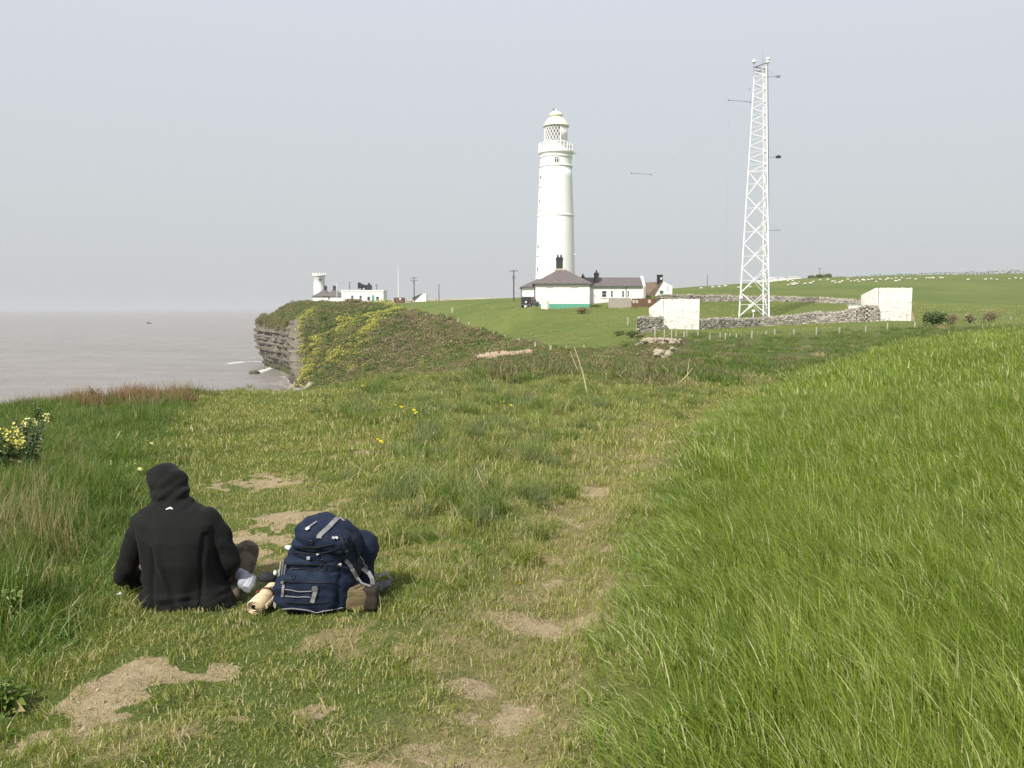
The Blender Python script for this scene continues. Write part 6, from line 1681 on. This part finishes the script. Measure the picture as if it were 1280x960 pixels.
# skyline hedge and trees
def hedge(label, pts_, h0, h1, mat, name="hedge"):
    P = [gpt(px, D) for px, D in pts_]; t = thing(name, label, "hedge", P[0]); r = random.Random(3); V = []; F = []; B = []; st = MB()
    for i in range(len(P)-1):
        L = (P[i+1]-P[i]).length; n_ = int(L*14)
        for q_ in range(n_):
            f = r.random(); p = P[i].lerp(P[i+1], f)-P[0]; hh = (h0+(h1-h0)*(i+f)/(len(P)-1))*(.7+.5*mnoise.noise(Vector((p.x*.15, 0, 0)))+.2)
            c = p+Vector((r.gauss(0, .15), r.gauss(0, .5), r.random()*hh)); k_ = r.uniform(.2, .45); t1 = Vector((r.gauss(0, 1), r.gauss(0, 1), r.gauss(0, .7))).normalized(); t2 = t1.orthogonal().normalized()
            b0 = len(V); V += [c-t1*k_, c+t2*k_*.6, c+t1*k_, c-t2*k_*.6]; F.append((b0, b0+1, b0+2, b0+3)); B += [r.random()]*4
        for q_ in range(int(L/3)):
            p = P[i].lerp(P[i+1], r.random())-P[0]; st.tube([p-Vector((0, 0, .3)), p+Vector((0, 0, .8))], .06, 4)
    me = bpy.data.meshes.new("foliage"); me.from_pydata(V, [], F); me.materials.append(mat); me.attributes.new('bl', 'FLOAT', 'POINT').data.foreach_set('value', B)
    link(bpy.data.objects.new("foliage", me), t); tag(st.build('stem', wood_dark, t), kind='stuff')
hedge("dark hedge running along the skyline above the sheep field", [(1040, 432), (1100, 436), (1160, 440), (1220, 444), (1280, 446), (1400, 448)], 1.2, 2.8, bush_m)
for px, w, h, D, lb in ((1014, 11, 6, 428, "small dark tree clump left of the skyline poles"), (1024, 12, 7, 430, "dark tree clump around the skyline poles"), (1034, 13, 7, 430, "largest dark tree clump at the start of the skyline hedge"), (984, 7, 4, 396, "dark shrub between the white sheds on the skyline")):
    bush(px, 0, w, h, D, lb, bush_m, "skyline_shrub", leafs=400, sz=.6)
# rock faces in the gully
def rocks(label, pts_, name="rock_outcrop", n=26, s=.35, mat=None, hgt=.9):
    P = [hit(px, py, 30, 300) for px, py in pts_]; t = thing(name, label, "rocks", P[0]); r = random.Random(int(pts_[0][0])); me_ = []
    for v in range(4):
        mb = MB(); rock_mb(mb, (0, 0, 0), 1, v*2.3+.7, .75); me_.append(mb.mesh("rock", mat or pink_rock))
    for i in range(n):
        f = r.random()*(len(P)-1); a = int(f); p = P[a].lerp(P[min(a+1, len(P)-1)], f-a)
        o = bpy.data.objects.new("rock", me_[i % 4]); link(o, t); k_ = s*r.uniform(.5, 1.5)
        p = p+Vector((r.gauss(0, .3), r.gauss(0, .5), 0)); o.location = (p.x-P[0].x, p.y-P[0].y, gz(p.x, p.y)-P[0].z+r.uniform(-.1, hgt*.35)); o.scale = (k_*1.4, k_, k_*.9); o.rotation_euler = (r.uniform(-.3, .3), r.uniform(-.3, .3), r.uniform(0, 6))
    return t
pink_rock = simple("pinkish_limestone", (.36, .27, .19), .9, .3, 3, bump=.6, bscale=8)
pale_rock = simple("pale_rubble_rock", (.34, .29, .21), .9, .3, 3, bump=.6, bscale=8)
rocks("band of pinkish rock showing along the gully edge", [(602, 448), (620, 446), (640, 444.5), (664, 443)], n=110, s=.24)
rocks("pale broken rock face below the nearer white block", [(806, 430), (822, 429), (840, 429.5), (850, 431)], n=110, s=.19, mat=pale_rock, hgt=1.2)
rocks("small pale scrape of rubble in the gully path", [(828, 442), (824, 449), (834, 441)], n=16, s=.28, mat=pale_rock)
rocks("loose pale rocks at the corner where the yellow flowered slope meets the sea", [(372, 484), (378, 484), (390, 485)], n=26, s=1.1, mat=pale_rock)

# ---------------------------------------------------------------- individual plants in the foreground
stalk_m = simple("dead_stalk", (.52, .45, .26), .8, .2, 20)
def stalk(label, pts_, D, r0=.008):
    P = [at(a, b, D+c) for a, b, c in pts_]; o0 = Vector((P[0].x, P[0].y, gz(P[0].x, P[0].y)))
    mb = MB(); mb.tube([p-o0 for p in P], [r0*(1-.6*i/(len(P)-1)) for i in range(len(P))], 6)
    o = mb.build("dead_stalk", stalk_m, None, loc=o0); tag(o, label, "stalk")
stalk("tall pale dead stalk leaning left in front of the gully", [(735, 497, 0), (730, 472, 0), (724, 452, 0), (717.5, 433.5, 0)], 15.6, .015)
stalk("short thin dead stalk left of the tall leaning one", [(722, 462, 0), (716, 448, 0), (713, 440, 0)], 21, .012)
stalk("curved dead stalk at the far right of the gully bank", [(845, 482, 0), (858, 470, 0), (866, 460, 0)], 19, .014)
stalk("upright dead stalk beside the curved one on the gully bank", [(858, 480, 0), (860, 462, 0), (862, 448, 0)], 20, .012)
stalk("slanting dead stalk at the right end of the gully bank", [(848, 500, 0), (842, 488, 0), (836, 481, 0)], 17, .012)
for i, (a, b, h) in enumerate(((828, 497, 9), (838, 497, 8), (816, 490, 10), (770, 492, 9), (791, 490, 8), (752, 488, 9), (803, 492, 7))):
    stalk("short pale dead stem standing on the bank among the rough grass", [(a, b, 0), (a+.5, b-h*.5, 0), (a-.3, b-h, 0)], 17.5, .016)
for o in [o for o in COL.objects if o.get('label', '').startswith("short pale dead stem")]: o['group'] = "short dead stems on the bank"
# yellow flowers: dandelion heads in the turf
petal_m = simple("dandelion_yellow", (.85, .68, .02), .6, .1, 30); cream_m = simple("pale_yellow_petal", (.80, .78, .30), .6, .1, 30)
stem_g = simple("green_stem", (.10, .16, .04), .6, .2, 30)
def flower_mesh(s, h, mat, tiers=10):
    mb = MB(); mb.tube([(0, 0, -.02), (s*.3, 0, h)], .003, 5); mb.cur = 1
    for ring_, (rr, zt) in enumerate(((s, .0), (s*.7, .006), (s*.4, .010))):
        for i in range(tiers):
            a = 2*pi*(i+.5*ring_)/tiers; w = .28
            mb.add([(s*.3, 0, h), (s*.3+rr*.7*cos(a-w), rr*.7*sin(a-w), h+.004+zt), (s*.3+rr*cos(a), rr*sin(a), h+.002+zt), (s*.3+rr*.7*cos(a+w), rr*.7*sin(a+w), h+.004+zt)], [(0, 1, 2, 3)])
    return mb.mesh("dandelion", [stem_g, mat])
fms = [flower_mesh(.022, .10, petal_m), flower_mesh(.03, .16, petal_m), flower_mesh(.028, .14, cream_m)]
for i, (px, py, D) in enumerate([(654, 719, 0), (488, 519, 0), (493, 521, 0), (497, 520, 0), (519, 516, 0), (522, 521, 0), (516, 522, 0), (524, 524, 0), (464, 560, 0), (470, 561, 0), (459, 495, 0), (463, 494, 0), (456, 497, 0), (376, 502, 0), (381, 503, 0), (182, 566, 0), (184, 565, 0), (171, 598, 0), (177, 593, 0), (636, 512, 0), (633, 514, 0), (702, 529, 0), (484, 517, 0)]):
    g = ground_ray(px, py+3); o = bpy.data.objects.new("dandelion", fms[0 if i == 0 else 1+(i in (15, 16, 17, 18, 13, 14))]); link(o)
    k_ = 1.0; o.location = (g.x, g.y, gz(g.x, g.y)); o.scale = (k_, k_, k_ if i else .6); o.rotation_euler = (.5, 0, rnd.uniform(0, 6))
    tag(o, "single yellow dandelion in the worn turf right of the backpack" if i == 0 else "small yellow flower head scattered in the rough turf", "flower", None if i == 0 else "yellow flowers dotted in the grass")
# plants at the left edge
def leafy_plant(name, label, px, pyb, D, h, spread, nst, flowers, leafm, cat="plant", big=.06, seed=1, fcol=None):
    g = at(px, pyb, D); g.z = gz(g.x, g.y); t = thing(name, label, cat, g); r = random.Random(seed)
    st = MB(); V = []; F = []; B = []; fl = MB()
    for i in range(nst):
        a = r.uniform(0, 2*pi); sp_ = spread*r.random()**.6; hh = h*r.uniform(.65, 1.05); tip = Vector((sp_*cos(a), sp_*sin(a), hh))
        P = [Vector((0, 0, -.03)).lerp(Vector((tip.x*f**.8, tip.y*f**.8, tip.z*f)), 1) for f in (0, .3, .6, 1)]
        st.tube(P, [.008, .007, .005, .003], 5)
        for j in range(26):
            f = r.uniform(.1, .92 if flowers else 1); c = Vector((tip.x*f**.8, tip.y*f**.8, tip.z*f)); k_ = big*(1.25-f)*r.uniform(.6, 1.3)
            d = Vector((r.gauss(0, 1), r.gauss(0, 1), r.uniform(-.3, .7))).normalized(); s_ = d.orthogonal().normalized()
            b0 = len(V); V += [c, c+d*k_*.6+s_*k_*.28, c+d*k_*1.4-Vector((0, 0, k_*.3)), c+d*k_*.6-s_*k_*.28]; F.append((b0, b0+1, b0+2, b0+3)); B += [r.random()]*4
        if flowers:
            if i % 4: continue
            for j in range(12):
                c = tip+Vector((r.gauss(0, .018), r.gauss(0, .018), r.uniform(-.07, .03)))
                for q_ in range(4):
                    u_ = Vector((r.gauss(0, 1), r.gauss(0, 1), r.gauss(0, 1))).normalized()*.010; w_ = u_.orthogonal()*.7
                    fl.add([c, c+u_+w_, c+u_*1.5, c+u_-w_], [(0, 1, 2, 3)])
    st.build('stem', stem_g, t)
    me = bpy.data.meshes.new("leaves"); me.from_pydata(V, [], F); me.materials.append(leafm); me.attributes.new('bl', 'FLOAT', 'POINT').data.foreach_set('value', B)
    tag(link(bpy.data.objects.new("leaves", me), t), kind='stuff')
    if flowers: tag(fl.build('flowers', fcol or petal_m, t), kind='stuff')
    return t
cab_m = leaf_mat("wild_cabbage_leaf", [(0, (0.030, 0.050, 0.022)), (.5, (0.055, 0.085, 0.032)), (1, (0.10, 0.14, 0.06))], deadshare=.04, big=1)
leafy_plant("wild_cabbage", "bushy dark plant with yellow flower heads at the left edge", 18, 590, 7.6, .56, .26, 40, True, cab_m, big=.085, seed=4, fcol=simple("bright_yellow_petal", (.72, .66, .16), .6, .1, 30))
leafy_plant("wild_cabbage", "smaller yellow flowered plant right behind the bushy one", 38, 545, 9.5, .42, .20, 14, True, cab_m, big=.07, seed=6, fcol=simple("pale_lemon_petal", (.82, .78, .28), .6, .1, 30))
leafy_plant("leafy_shoot", "rounded green leafy shoot without flowers behind the yellow ones", 47, 520, 11.5, .36, .10, 9, False, bush_m, big=.07, seed=8)
leafy_plant("spiky_plant", "small dark spiky plant standing up against the sea", 119, 495, 14.2, .34, .10, 10, False, cab_m, big=.08, seed=9)
leafy_plant("nettle_plant", "pale green broad leaved weed low in the long grass at left", 18, 765, 4.2, .22, .07, 5, False, bright_m, big=.07, seed=12)
leafy_plant("nettle_plant", "small broad leaved weed at the lower left corner edge", 4, 862, 3.3, .14, .08, 5, False, bright_m, big=.07, seed=13)
# ---------------------------------------------------------------- haze
hz = MB().box(-26000, 26000, -26000, 26000, -36.0, 62.0)
hm = bpy.data.materials.new("haze_air"); hm.use_nodes = True
hn, hl = hm.node_tree.nodes, hm.node_tree.links; hn.clear()
ho = hn.new('ShaderNodeOutputMaterial'); hv = hn.new('ShaderNodeVolumePrincipled')
hv.inputs['Color'].default_value = (0.80, 0.82, 0.83, 1); hv.inputs['Density'].default_value = 0.00019
hv.inputs['Anisotropy'].default_value = 0.0
hl.new(hv.outputs[0], ho.inputs['Volume'])
haze = hz.build("haze", hm); tag(haze, kind='stuff')
